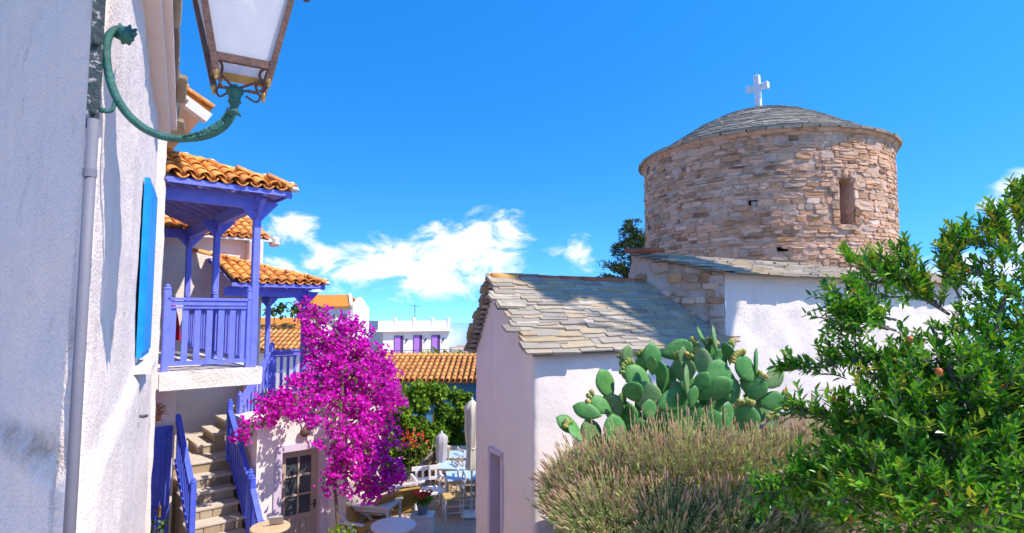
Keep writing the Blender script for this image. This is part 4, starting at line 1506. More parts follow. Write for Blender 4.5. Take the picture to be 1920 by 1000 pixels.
#        px   py   Y     r(px) squash
BLOBS = [(590, 600, 11.9, 26), (612, 622, 11.8, 38), (642, 645, 11.7, 38), (672, 640, 11.7, 30), (606, 660, 11.6, 38), (650, 685, 11.4, 48), (692, 680, 11.5, 36), (620, 705, 11.2, 40),
         (590, 728, 10.9, 34), (550, 738, 10.5, 28), (515, 756, 10.3, 25), (490, 775, 10.1, 22), (466, 800, 9.9, 15), (452, 822, 9.85, 9), (555, 762, 10.1, 20), (590, 770, 9.9, 22), (660, 735, 10.8, 48), (702, 722, 11.2, 40),
         (728, 735, 11.2, 24), (744, 750, 11.2, 13), (655, 790, 10.2, 38), (692, 778, 10.7, 44), (720, 790, 10.9, 18), (660, 830, 10.0, 36), (698, 825, 10.4, 34), (672, 866, 9.9, 36), (632, 845, 9.9, 16), (705, 878, 10.2, 34), (732, 890, 10.2, 18),
         (696, 905, 10.0, 26), (612, 905, 9.8, 15), (715, 700, 11.3, 18), (575, 575, 12.0, 18), (690, 925, 10.0, 12), (720, 912, 10.1, 14), (652, 905, 9.8, 16), (655, 604, 11.8, 14), (600, 830, 9.85, 8), (640, 880, 9.85, 20), (742, 882, 10.2, 9), (480, 750, 10.2, 8), (735, 768, 11.1, 9)]
rg = random.Random(71)
fl, lf = MB(), MB()
for (px, py, Y, rp) in BLOBS:
    c = W(px, py, Y); R_ = rp / 1100 * Y * 1.06
    ncl = int(430 * (R_ / .4) ** 2)
    subs = [c + Vector((q.x * R_, q.y * R_ * .8, q.z * R_)) for q in (in_ball(rg, .35) for _ in range(max(5, int(26 * (R_ / .4) ** 2))))]
    for k in range(ncl):
        sc_ = rg.choice(subs); o = in_ball(rg, .45)
        p = sc_ + o * rg.uniform(.07, .14)
        d0 = (o + rdir(rg) * .7 + Vector((0, -.2, .1))).normalized()
        s_ = rg.uniform(.028, .060)
        x = d0.orthogonal().normalized(); y_ = d0.cross(x)
        a0 = rg.uniform(0, 2)
        for j in range(3):                   # three papery bracts
            a = a0 + j * 2.094
            e = (x * math.cos(a) + y_ * math.sin(a))
            leaf_quad(fl, p, e * .8 + d0 * .6, d0, s_ * 1.15, s_ * .95, 0, .12)
    for k in range(int(ncl * .26)):
        q = in_ball(rg, .55); p = c + Vector((q.x * R_, q.y * R_ * .8, q.z * R_))
        leaf_quad(lf, p, rdir(rg) + Z * -.2, rdir(rg) + Z, rg.uniform(.05, .08), rg.uniform(.03, .045))
# long sprays against the hedge
for k in range(44):
    a = W(rg.uniform(680, 730), rg.uniform(680, 900), rg.uniform(10.4, 11.2))
    d = Vector((rg.uniform(.3, 1), rg.uniform(-.2, .2), rg.uniform(-.5, .5))).normalized()
    L = rg.uniform(.15, .42)
    for j in range(26):
        f = rg.random(); p = a + d * (L * f) - Z * (.12 * f * f) + rdir(rg) * .04
        leaf_quad(fl, p, rdir(rg), rdir(rg), rg.uniform(.04, .055), rg.uniform(.035, .045), 0, .12)
tag(fl.build('bracts', 'bract', bg_), kind='stuff')
tag(lf.build('leaves', 'bough_leaf', bg_), kind='stuff')
mb = MB()
base = G(632, 1040); base = W(634, 1060, 9.6); base.z = 0
mb.tube(smooth_path([base, W(633, 1000, 9.7), W(629, 930, 9.75), W(622, 880, 9.8), W(632, 820, 10.0), W(640, 760, 10.4), W(640, 700, 11.2), W(610, 640, 11.8)], 4), [.032] * 4 + [.026] * 12 + [.018] * 13, 8)
for (a, b, c) in (((640, 760, 10.4), (600, 740, 10.4), (520, 745, 10.4)), ((632, 820, 10.0), (660, 800, 10.4), (690, 770, 10.8)), ((640, 700, 11.2), (670, 670, 11.6), (700, 700, 11.3)), ((622, 880, 9.8), (650, 870, 9.9), (700, 885, 10.1))):
    mb.tube(smooth_path([W(*a), W(*b), W(*c)], 4), .011, 6)
mb.build('stem', 'bark', bg_, smooth=True)

# ---- vine-grown hedge behind the terrace


def leafy(name, label, cat, blobs, n, size, mt, seed, base, stem_mt='bark', extra=None, group=None, flat_=.9):
    t = thing(name, label, cat, base, group=group)
    r = random.Random(seed)
    m_ = MB()
    for (px, py, Y, rx, rz_) in blobs:
        c = W(px, py, Y); a, b = rx / 1100 * Y, rz_ / 1100 * Y
        subs = [c + Vector((q.x * a, q.y * a * flat_, q.z * b)) for q in (in_ball(r, .5) for _ in range(14))]
        for k in range(int(n * (a * b) / .16)):
            s_ = r.choice(subs); p = s_ + in_ball(r) * min(a, b) * .42
            leaf_quad(m_, p, rdir(r) + Vector((0, -.2, -.25)), rdir(r) + Z * .8 + Vector((.3, -.4, 0)), r.uniform(.7, 1.3) * size, r.uniform(.5, .8) * size)
    tag(m_.build('foliage', mt, t), kind='stuff')
    m_ = MB()
    for (px, py, Y, rx, rz_) in blobs[::2]:
        c = W(px, py, Y); b0 = Vector((c.x + r.uniform(-.1, .1), c.y, base.z - .02))
        m_.tube([b0, b0.lerp(c, .5) + Vector((r.uniform(-.08, .08), 0, 0)), c], [.05, .035, .015], 6)
    m_.build('stem', stem_mt, t, smooth=True)
    return t


hb_ = W(740, 850, 16.2); hb_.z = 0
leafy('vine_hedge', 'sunlit vine hedge of tall green columns behind the terrace tables', 'hedge',
      [(712, 850, 15.4, 22, 45), (735, 800, 15.6, 34, 60), (748, 865, 15.6, 18, 42), (735, 752, 15.8, 34, 28), (775, 790, 16, 30, 55), (775, 740, 16.2, 30, 24), (810, 770, 16.2, 28, 48), (805, 830, 16.2, 34, 24), (715, 890, 15.2, 12, 18), (760, 840, 15.9, 26, 36), (700, 800, 15.4, 20, 50)],
      1000, .13, 'vine_leaf', 73, hb_)
hb2 = W(855, 850, 17); hb2.z = 0
leafy('climbing_vine', 'green climbing vine beside the closed cream parasol', 'vine', [(850, 775, 17, 26, 36), (868, 800, 17, 20, 44), (848, 810, 17.2, 18, 26), (878, 770, 17, 12, 30)], 1000, .13, 'vine_leaf', 74, hb2)
hb3 = W(800, 740, 17.4); hb3.z = 0
leafy('golden_shrub', 'yellow flowering shrub rising above the green vine hedge', 'shrub', [(800, 742, 17.2, 28, 12), (775, 738, 17.2, 10, 8), (820, 745, 17.2, 12, 8)], 560, .10, 'gold_leaf', 75, hb3)
# red blossoms in the hedge
mb = MB(); rg = random.Random(76)
for k in range(70):
    p = W(rg.choice((772, 790, 765)) + rg.gauss(0, 10), rg.gauss(822, 9), 15.25)
    leaf_quad(mb, p, rdir(rg), rdir(rg), .08, .07)
t = thing('oleander', 'small red and pink blossoms in front of the vine hedge', 'flowers', W(775, 900, 15.3) * 1)
t.location.z = 0; WORLD_AT[t.name].z = 0
mb.build('blossoms', 'red_petal', t)
mb = MB()
for px in (768, 780, 792): mb.tube([Vector((W(px, 830, 15.3).x, 15.3, 0)), W(px, 825, 15.28)], .012, 5)
mb.build('stem', 'bark', t)

# ---- conifer behind the tower
ct = W(1172, 470, 24); ct.z = -1.6
con = thing('conifer', 'dark conifer standing behind the round stone tower', 'tree', ct)
mb = MB(); rg = random.Random(77)
top = W(1186, 408, 24); bx = W(1180, 520, 24)
mb.tube([ct, Vector((bx.x, bx.y, 4)), top], [.22, .14, .02], 8); mb.build('trunk', 'bark', con, smooth=True)
mb = MB()
H = top.z - 3.2
for k in range(230):
    f = rg.random() ** .8
    zc = top.z - .05 - f * H
    a = rg.uniform(0, 2 * math.pi); L = (.14 + 1.35 * f + .6 * math.sin(f * 3)) * rg.uniform(.55, 1.1)
    ax = Vector((bx.x + (top.x - bx.x) * (1 - f), top.y, zc))
    d = Vector((math.cos(a), math.sin(a), rg.uniform(.05, .5))).normalized()
    mb_n = int(70 * L + 18)
    for j in range(mb_n):
        g = rg.random() ** .6
        p = ax + d * (L * g) - Z * (.15 * g * g) + rdir(rg) * .10 * (.4 + g)
        leaf_quad(mb, p, d + rdir(rg) * .8 + Z * .3, rdir(rg), rg.uniform(.10, .18), rg.uniform(.03, .055))
tag(mb.build('crown', 'conifer', con), kind='stuff')
leafy('far_shrub', 'round green shrub below the white house with purple shutters', 'shrub', [(815, 668, 40, 22, 8), (800, 670, 40, 12, 7), (832, 670, 40, 12, 6)], 60, .35, 'vine_leaf', 78, Vector((W(815, 668, 40).x, 40, -1.6)))
leafy('far_bush', 'dark green bush in front of the ruined stone hut', 'shrub', [(870, 670, 34, 18, 9), (886, 672, 34, 12, 12), (858, 672, 34, 12, 6)], 60, .32, 'vine_leaf', 79, Vector((W(870, 668, 34).x, 34, -1.6)))
leafy('pine_clump', 'dark green tree seen through the porch posts', 'tree', [(515, 578, 30, 16, 14), (540, 582, 30, 22, 12), (560, 585, 30, 14, 12), (500, 650, 26, 10, 20)], 60, .26, 'conifer', 80, Vector((W(530, 600, 30).x, 30, -1.6)))
lb = W(640, 985, 9.5); lb.z = 0
leafy('low_shrub', 'bright green leafy shrub at the foot of the bougainvillea stem', 'shrub', [(640, 1000, 9.4, 20, 16), (655, 1004, 9.45, 12, 12)], 620, .06, 'vine_leaf', 81, lb)
lb = W(297, 1000, 9.6); lb.z = 0
leafy('doorstep_plant', 'yellow-green plant at the foot of the deep blue door', 'plant', [(296, 990, 9.7, 12, 14)], 620, .06, 'vine_leaf', 82, lb)

# ---- prickly pear
cac = thing('prickly_pear', 'large prickly pear cactus with broad green pads against the white chapel', 'cactus', Vector((2.1, 6.6, 2.8)))


def pad_mesh(name, mt, seed):
    r = random.Random(seed)
    m_ = MB()
    nu, nv = 14, 8
    pts = []
    for j in range(nv + 1):
        f = j / nv
        zc = f
        wv = math.sin(math.pi * f ** 1.22) ** .62 * .5 if 0 < f < 1 else 0.02
        for i in range(nu):
            a = 2 * math.pi * i / nu
            pts.append(Vector((math.cos(a) * wv * (1 + .03 * r.uniform(-1, 1)), math.sin(a) * .062 * (wv * 2) ** .5 + .03 * math.sin(f * 2.2), zc)))
    fs = [(j * nu + i, j * nu + (i + 1) % nu, (j + 1) * nu + (i + 1) % nu, (j + 1) * nu + i) for j in range(nv) for i in range(nu)]
    fs += [tuple(range(nu - 1, -1, -1)), tuple(range(nv * nu, nv * nu + nu))]
    m_.add(pts, fs)
    return m_.mesh(name, mt, smooth=True)


PADS_M = [pad_mesh('pad', 'cactus', k) for k in range(5)] + [pad_mesh('pad', 'cactus_old', k) for k in range(9, 11)]
m_ = MB(); m_.lathe((0, 0, 0), [(.012, 0), (.022, .02), (.026, .045), (.02, .062), (.010, .058)], 8)
FRUIT = m_.mesh('fruit', 'cactus_fruit', smooth=True)
# px, py of the pad's middle, length, width in photo pixels, lean (deg, + to the right), turn (0 = face on), depth, fruits
PADS = [(1223, 672, 50, 34, 0, 10, 6.5, 0), (1222, 686, 32, 26, -5, 55, 6.3, 0), (1270, 657, 58, 34, 72, 15, 6.6, 6), (1316, 678, 44, 28, 6, 35, 6.3, 0), (1341, 637, 46, 28, -8, 60, 6.5, 0), (1317, 633, 38, 24, -22, 65, 6.6, 0),
        (1347, 702, 50, 48, 12, 8, 6.35, 0), (1316, 716, 36, 26, 28, 30, 6.15, 0), (1289, 716, 54, 34, 3, 64, 6.1, 0), (1300, 745, 38, 24, 8, 25, 6.0, 0), (1342, 731, 62, 40, 62, 20, 6.2, 0), (1398, 692, 50, 38, -32, 15, 6.4, 7),
        (1419, 684, 52, 32, 3, 64, 6.5, 0), (1452, 710, 44, 34, 50, 10, 6.5, 0), (1416, 728, 42, 40, 10, 20, 6.45, 6), (1449, 753, 44, 34, 76, 15, 6.5, 5), (1446, 812, 50, 38, 8, 25, 6.5, 4), (1366, 782, 48, 30, 0, 30, 6.0, 0),
        (1400, 790, 56, 46, -12, 12, 6.15, 7), (1200, 713, 64, 42, -42, 15, 6.4, 6), (1187, 735, 36, 36, -20, 20, 6.3, 0), (1215, 746, 52, 46, -12, 20, 6.3, 0), (1262, 752, 58, 40, 66, 20, 6.1, 0), (1218, 769, 34, 30, 0, 20, 5.9, 0),
        (1101, 771, 48, 28, -72, 20, 6.3, 0), (1127, 760, 42, 30, -55, 25, 6.4, 3), (1066, 796, 46, 30, -58, 60, 6.2, 0), (1080, 812, 34, 26, -40, 50, 6.1, 4), (1150, 765, 48, 34, -10, 25, 6.5, 0), (1165, 755, 36, 26, 15, 40, 6.6, 0),
        (1272, 787, 56, 44, 0, 20, 6.3, 0), (1298, 780, 50, 40, 12, 25, 6.4, 0), (1335, 758, 48, 40, -6, 15, 6.5, 0), (1338, 802, 56, 46, 6, 25, 6.3, 0), (1155, 812, 60, 44, -8, 20, 6.3, 0), (1240, 800, 58, 46, 0, 30, 6.4, 0),
        (1281, 694, 44, 44, 0, 40, 6.5, 5), (1205, 684, 30, 24, -6, 20, 6.6, 5), (1375, 735, 48, 40, 6, 30, 6.6, 0), (1250, 715, 50, 44, 5, 25, 6.65, 0), (1305, 820, 60, 50, 0, 10, 6.5, 0), (1380, 825, 56, 48, 5, 15, 6.5, 0), (1200, 820, 60, 50, 0, 20, 6.5, 0),
        (1110, 815, 52, 40, -20, 20, 6.4, 0), (1425, 770, 44, 38, 20, 20, 6.6, 6), (1370, 665, 34, 26, 10, 50, 6.7, 4), (1175, 782, 50, 40, -6, 30, 6.6, 0), (1260, 845, 60, 52, 0, 15, 6.5, 0), (1350, 850, 60, 52, 0, 15, 6.5, 0), (1330, 660, 30, 24, 20, 30, 6.6, 5)]
rg = random.Random(183)
for k in range(34):                          # older pads filling the clump
    PADS.append((rg.uniform(1130, 1430), rg.uniform(720, 850), rg.uniform(34, 52), rg.uniform(28, 42), rg.uniform(-45, 45), rg.uniform(0, 60), rg.uniform(6.45, 6.8), rg.choice((0, 0, 0, 4))))
for k in range(14):
    PADS.append((rg.uniform(1175, 1400), rg.uniform(655, 720), rg.uniform(26, 40), rg.uniform(20, 30), rg.uniform(-40, 40), rg.uniform(0, 65), rg.uniform(6.4, 6.8), rg.choice((0, 3))))
rg = random.Random(83)
for (px, py, ln, wd, lean, turn, Y, nf) in PADS:
    c = W(px, py, Y); L = ln / 1100 * Y * 1.18; w = wd / 1100 * Y * 1.12
    a = math.radians(lean); up_ = Vector((math.sin(a), rg.uniform(-.25, .25), math.cos(a))).normalized()
    b = math.radians(turn * rg.choice((-1, 1)))
    f = Vector((math.sin(b), -math.cos(b), rg.uniform(-.1, .35)))
    f = (f - up_ * f.dot(up_)).normalized(); x = up_.cross(f).normalized() * -1
    f = x.cross(up_).normalized()
    mt = axes(x * w, f * L * 1.05, up_ * L, c - up_ * L * .5)
    pd = put_m('pad', rg.choice(PADS_M), mt, cac)
    for k in range(nf):
        g = -.8 + 1.6 * (k + .5) / nf
        q = Vector((math.sin(g) * .40, 0, .60 + .38 * math.cos(g)))
        wp = mt @ q
        d = (up_ * math.cos(g) + x * math.sin(g) + f * rg.uniform(-.3, .5)).normalized()
        xx = d.orthogonal().normalized()
        fr_ = bpy.data.objects.new('fruit', FRUIT); COL.objects.link(fr_)
        fr_.parent = cac
        s_ = rg.uniform(.8, 1.15)
        fr_.matrix_basis = Matrix.Translation(-WORLD_AT[cac.name]) @ axes(xx * s_, d.cross(xx) * s_, d * s_, wp)
mb = MB()
for px in (1150, 1220, 1290, 1340, 1400, 1110): 
    q = W(px, 850, 6.5); mb.tube([Vector((q.x, 6.5, 2.75)), q, W(px + 5, 800, 6.5)], [.09, .08, .05], 9)
mb.build('trunk', 'cactus_old', cac, smooth=True)

# ---- lavender in seed
lav = thing('lavender_bush', 'broad olive-green lavender bush with dry brownish flower spikes below the cactus', 'lavender', Vector((1.15, 4.3, 2.8)))
rg = random.Random(84)
lfm, stm, spk = MB(), MB(), MB()


def lav_clump(cx, cy, R_, H_, n, lean=0.0, tall=0.0):
    for k in range(n):
        a = rg.uniform(0, 2 * math.pi); q = rg.random() ** .5
        b = Vector((cx + math.cos(a) * q * R_ * .35, cy + math.sin(a) * q * R_ * .35, 2.8))
        out = Vector((math.cos(a) * q * R_ * .95 + lean, math.sin(a) * q * R_ * .7, 0))
        h = H_ * .94 * (1.02 - .42 * q * q) * rg.uniform(.78, 1.08) + (tall * rg.random() if rg.random() < .25 else 0)
        tip = b + out + Z * h
        mid = b + out * .42 + Z * h * .6
        w = .0032
        sx = Vector((1, .2, 0)) * w
        ps = [b, mid, tip]
        v = []
        for p, ww in zip(ps, (1.3, 1.1, .8)): v += [p - sx * ww, p + sx * ww]
        stm.add(v, [(0, 1, 3, 2), (2, 3, 5, 4)])
        d = (tip - mid).normalized()
        nl = 22
        for j in range(nl):
            f = rg.uniform(.15, .92); p = b.lerp(mid, f / .6) if f < .6 else mid.lerp(tip, (f - .6) / .4)
            ld_ = (d * .9 + rdir(rg) * .75)
            leaf_quad(lfm, p + rdir(rg) * .012, ld_, rdir(rg), rg.uniform(.035, .06), rg.uniform(.006, .011), 0, .1)
        if rg.random() < .62 - .45 * q * q:
            L = rg.uniform(.035, .075)
            x = d.orthogonal().normalized(); y_ = d.cross(x); r0 = rg.uniform(.0045, .0075)
            rings = []
            for f, rr_ in ((0, .45), (.25, 1), (.6, .9), (1, .2)):
                rings += [tip + d * (L * f) + (x * math.cos(t_) + y_ * math.sin(t_)) * (r0 * rr_ * rg.uniform(.8, 1.25)) for t_ in (0, 1.57, 3.14, 4.71)]
            spk.add(rings, [(i * 4 + j, i * 4 + (j + 1) % 4, i * 4 + 4 + (j + 1) % 4, i * 4 + 4 + j) for i in range(3) for j in range(4)])


for (px, Y, R_, H_, n, ln, tl) in tuple((p_, y_, r_, h_, int(n_ * 1.45), l_, t_) for (p_, y_, r_, h_, n_, l_, t_) in ((1125, 4.3, .36, .70, 620, -.03, .08), (1195, 4.2, .36, .74, 700, 0, .22), (1270, 4.15, .38, .76, 760, 0, .24), (1350, 4.2, .38, .74, 700, 0, .22), (1440, 4.4, .38, .76, 600, .02, .12),
                                   (1530, 4.7, .40, .80, 520, .05, .12), (1150, 3.9, .34, .56, 520, -.02, 0), (1240, 3.8, .34, .55, 520, 0, 0), (1340, 3.8, .34, .55, 480, 0, 0), (1440, 3.9, .34, .55, 380, 0, 0), (1085, 4.2, .24, .55, 260, -.04, 0))):
    lav_clump((px - 960) / 1100 * Y, Y, R_, H_, n, ln, tl)
tag(lfm.build('leaves', 'lav_leaf', lav), kind='stuff')
tag(stm.build('stems', 'lav_stem', lav), kind='stuff')
tag(spk.build('flower_spikes', 'lav_spike', lav), kind='stuff')

# ---- pomegranate
pom = thing('pomegranate_bush', 'dense glossy green pomegranate bush with a few reddish fruits', 'bush', Vector((2.5, 3.2, 2.8)))
rg = random.Random(85)
PB_ = [(1912, 455, 3.3, 14, 30), (1880, 505, 3.3, 28, 32), (1908, 575, 3.2, 42, 60), (1842, 560, 3.3, 26, 26), (1872, 650, 3.1, 72, 56), (1795, 640, 3.2, 40, 32), (1725, 675, 3.2, 44, 28), (1655, 700, 3.2, 40, 22),
       (1580, 700, 3.25, 34, 16), (1770, 730, 3.0, 100, 70), (1885, 750, 2.9, 80, 84), (1670, 765, 3.05, 84, 50), (1590, 785, 3.1, 36, 24), (1730, 830, 2.9, 104, 74), (1855, 880, 2.8, 104, 94), (1620, 845, 3.0, 70, 42),
       (1560, 905, 3.0, 60, 32), (1490, 928, 3.05, 34, 20), (1650, 930, 2.8, 104, 64), (1765, 960, 2.7, 114, 76), (1890, 990, 2.7, 96, 76), (1530, 985, 2.95, 56, 26), (1690, 880, 3.3, 110, 84), (1810, 800, 3.4, 120, 110), (1720, 745, 3.4, 80, 60), (1865, 950, 3.2, 114, 84), (1640, 960, 3.2, 80, 52), (1975, 600, 3.1, 70, 80), (2050, 700, 3.0, 90, 90), (1990, 800, 2.9, 90, 90), (2110, 840, 2.9, 90, 90), (2000, 940, 2.8, 100, 90), (2130, 980, 2.8, 100, 80)]
ARMS = [((1780, 590, 3.3), (1700, 530, 3.3), (1590, 495, 3.3)), ((1780, 590, 3.3), (1690, 535, 3.3), (1650, 500, 3.35)), ((1740, 560, 3.3), (1650, 560, 3.25), (1555, 600, 3.2)), ((1720, 540, 3.3), (1640, 530, 3.3), (1570, 560, 3.25)), ((1760, 560, 3.3), (1720, 520, 3.3), (1700, 488, 3.3)),
        ((1700, 660, 3.2), (1600, 680, 3.2), (1485, 692, 3.25)), ((1880, 520, 3.3), (1800, 500, 3.3), (1775, 470, 3.3)), ((1900, 480, 3.3), (1850, 460, 3.3), (1810, 455, 3.3)), ((1910, 440, 3.3), (1915, 400, 3.3), (1916, 372, 3.3)),
        ((1900, 470, 3.3), (1875, 440, 3.3), (1868, 412, 3.3)), ((1600, 900, 3.0), (1520, 900, 3.0), (1440, 925, 3.0)), ((1660, 790, 3.1), (1580, 790, 3.1), (1500, 770, 3.15)), ((1680, 620, 3.2), (1610, 600, 3.2), (1590, 590, 3.2)),
        ((1800, 560, 3.3), (1780, 510, 3.3), (1790, 470, 3.3)), ((1680, 600, 3.25), (1620, 590, 3.2), (1600, 620, 3.2))]
allL = []                                    # (place, direction, up, length, width, material)
twigs = MB()


def sprig(p, d, L, r, young=False, den=11):
    q = p + d * L
    twigs.tube([p, p.lerp(q, .5) + rdir(r) * L * .05, q], [.0035, .0028, .0015], 4, cap=False)
    for j in range(den):
        f = .12 + .88 * j / (den - 1)
        b = p.lerp(q, f)
        a = j * 2.4 + r.uniform(-.4, .4)
        x = d.orthogonal().normalized(); y_ = d.cross(x)
        e = (x * math.cos(a) + y_ * math.sin(a)) * .75 + d * r.uniform(.5, .95) + Z * .22
        up_ = (Z * .9 + d * .2 + rdir(r) * .5)
        mt = 'pom_young' if (young and f > .35) else 'pom_leaf'
        if r.random() < .006: mt = 'pom_old'
        allL.append((b, e.normalized(), up_, r.uniform(.034, .068), r.uniform(.015, .024), mt))


for (px, py, Y, rx, rz_) in PB_:
    c = W(px, py, Y); a, b = rx / 1100 * Y * .82, rz_ / 1100 * Y * .80
    n = max(10, int(132 * (a * b) / .05))
    for k in range(n):
        o = in_ball(rg, .25)
        p = c + Vector((o.x * a, o.y * max(a, b) * 1.0, o.z * b))
        d = (o * .9 + Vector((-.25, -.25, .55)) + rdir(rg) * .5).normalized()
        sprig(p, d, rg.uniform(.08, .17), rg, rg.random() < (.16 if px < 1760 else .05))
for (A_, B_, C_) in ARMS:
    pa = smooth_path([W(*A_), W(*B_), W(*C_)], 7)
    twigs.tube(pa, [.008 - .006 * i / (len(pa) - 1) for i in range(len(pa))], 5)
    for i in range(2, len(pa)):
        for k in range(2 if C_[1] < 620 else 3):
            d = ((pa[i] - pa[i - 1]).normalized() * .7 + rdir(rg) * .6 + Z * .35).normalized()
            sprig(pa[i] + rdir(rg) * .015, d, rg.uniform(.07, .15), rg, C_[1] < 520 and rg.random() < .3)
# leaves that show largest: nearest to the eye and in front
vis = sorted(range(len(allL)), key=lambda i: allL[i][0].y - .5 * abs(allL[i][0].x - 2.2) + rg.uniform(-.25, .25) + (0 if allL[i][0].x < allL[i][0].y * .86 else 9))[:300]
vis = set(vis)
lm = MB(); leaf_quad(lm, Vector(), Vector((0, 1, 0)), Z, .055, .018)
LEAFM = {k: lm.mesh('leaf', k) for k in ('pom_leaf', 'pom_young', 'pom_old')}
ly = MB(); MI = {'pom_leaf': 0, 'pom_young': 1, 'pom_old': 2}
for i, (p, d, u_, L, w, mt) in enumerate(allL):
    if i in vis:
        x = d.cross(u_).normalized(); nn = x.cross(d)
        put_m('leaf', LEAFM[mt], axes(x * (w / .018), d * (L / .055), nn * (w / .018), p), pom)
    else: leaf_quad(ly, p, d, u_, L, w, MI[mt])
tag(ly.build('leaves', ['pom_leaf', 'pom_young', 'pom_old'], pom), kind='stuff')
tag(twigs.build('twigs', 'grey_bark', pom), kind='stuff')
for k, ends in enumerate((((1900, 520, 3.2), (1850, 700, 3.1)), ((1740, 600, 3.25), (1800, 760, 3.1)), ((1620, 690, 3.2), (1760, 820, 3.0)), ((1560, 880, 3.0), (1740, 930, 2.95)), ((1860, 640, 3.0), (1880, 850, 2.9)))):
    b0 = Vector((2.35 + .12 * k, 3.15 + .05 * k, 2.76))
    mb = MB(); pa = smooth_path([b0, W(*ends[1]), W(*ends[0])], 6); mb.tube(pa, [.032 - .026 * i / (len(pa) - 1) for i in range(len(pa))], 7); mb.build('branch', 'grey_bark', pom, smooth=True)
m_ = MB(); m_.lathe((0, 0, 0), [(.001, -.034), (.02, -.028), (.033, -.008), (.032, .012), (.02, .030), (.010, .034), (.013, .050), (.009, .048)], 12)
PF = m_.mesh('fruit', 'pomegranate', smooth=True)
for (px, py, Y, s_) in ((1706, 636, 3.02, .5), (1760, 696, 2.82, .5), (1544, 933, 2.88, .4)):
    o = put('fruit', PF, W(px, py, Y), pom); o.scale = (s_,) * 3; o.rotation_euler = (2.6, .3, px)

# ---- unseen tree added to the right, crown shaped to shade the wing's slates
tt = thing('added_shade_tree', 'added tree, unseen beyond the right edge, put there to shade the chapel roof', 'tree', Vector((10.6, 4.2, 2.8)))
rg = random.Random(88)
mb = MB()
crown_at = CP(2.0, .9, 4.75) + SUN_DIR * 14
mb.tube([Vector((10.6, 4.2, 2.7)), Vector((10.5, 4.3, 9.0)), crown_at + Vector((.6, -.3, -1.2)), crown_at], [.34, .26, .12, .05], 10)
for k in range(7):
    mb.tube([crown_at + Vector((.6, -.3, -1.6)), crown_at + rdir(rg) * 1.2], [.06, .02], 6)
mb.build('trunk', 'grey_bark', tt, smooth=True)
mb = MB()
k = 0
while k < 4600:
    t_, s_ = rg.uniform(.25, 3.75), rg.uniform(-.15, 1.7)
    edge = .80 + .05 * math.sin(t_ * 5) - .55 * max(0, .9 - t_)* -1
    if not ((s_ > edge) or t_ > 2.35 + .1 * math.sin(s_ * 7)): continue
    p = CP(t_, s_, 3.93 + .88 * min(s_, 1.25)) + SUN_DIR * rg.uniform(12.6, 15.4)  # leaves spread back along the sun's rays from the area to shade
    leaf_quad(mb, p, rdir(rg), SUN_DIR + rdir(rg) * .6, rg.uniform(.16, .26), rg.uniform(.14, .2))
    k += 1
tag(mb.build('crown', 'vine_leaf', tt), kind='stuff')
# ------------------------------------------------------------------ the tavern behind the terrace
TA, TBk = W(640, 690, 20.5), W(915, 690, 20.5)
tav = thing('tavern', 'low tavern with rusty orange barrel-tile roof behind the hedge', 'building', Vector(((TA.x + TBk.x) / 2, 21.5, 0)))
ez = W(800, 717, 20.3).z
rz_ = W(800, 669, 23.0).z
mb = MB(); mb.box(Vector(((TA.x + TBk.x) / 2, 22.1, ez / 2 - .05)), (TBk.x - TA.x, 3.0, ez)); mb.build('wall', 'shade_blue_wall', tav)
mb = MB(); mb.prism([Vector((TA.x - .3, 20.3, ez - .03)), Vector((TBk.x + .3, 20.3, ez - .03)), Vector((TBk.x + .3, 23.0, rz_ - .03)), Vector((TA.x - .3, 23.0, rz_ - .03))], Z * .04)
mb.prism([Vector((TA.x - .3, 23.0, rz_ - .03)), Vector((TBk.x + .3, 23.0, rz_ - .03)), Vector((TBk.x + .3, 25.6, ez)), Vector((TA.x - .3, 25.6, ez))], Z * .04)
tr_ = mb.build('roof', 'old_terracotta', tav)
BT = barrel('roof_tile', 'old_terracotta', .46, .082, .068, n=5)
rg = random.Random(91)
tile_field(rg, tr_, Vector((TA.x - .1, 20.25, ez + .01)), Vector((1, 0, 0)), Vector((0, 2.7, rz_ - ez)).normalized(), 27, lambda x: (0, 8), .2, .36, .045, mesh=BT, pan=False)
mb = MB(); mb.tube([Vector((TA.x - .3, 23.0, rz_ + .02)), Vector((TBk.x + .3, 23.0, rz_ + .01))], .10, 8); mb.build('ridge', 'terracotta', tr_)

# ------------------------------------------------------------------ houses further up the hill
def at_x(px, Y): return (px - 960) / 1100 * Y


def hz(py, Y): return W(960, py, Y).z


hY = 46
vil = thing('parapet_house', 'white flat-roofed house with three purple doors and parapet pillars', 'house', Vector((at_x(775, hY), hY + 3, -1.6)))
x0, x1 = at_x(720, hY), at_x(843, hY)
zt, zc = hz(602, hY), hz(622, hY)
ua = Vector((.906, .423, 0)).normalized(); va = Vector((-.423, .906, 0)).normalized()
o_ = Vector((x0, hY, 0))
Lh = 5.41


def VP_(a, b, z): return o_ + ua * a + va * b + Z * z


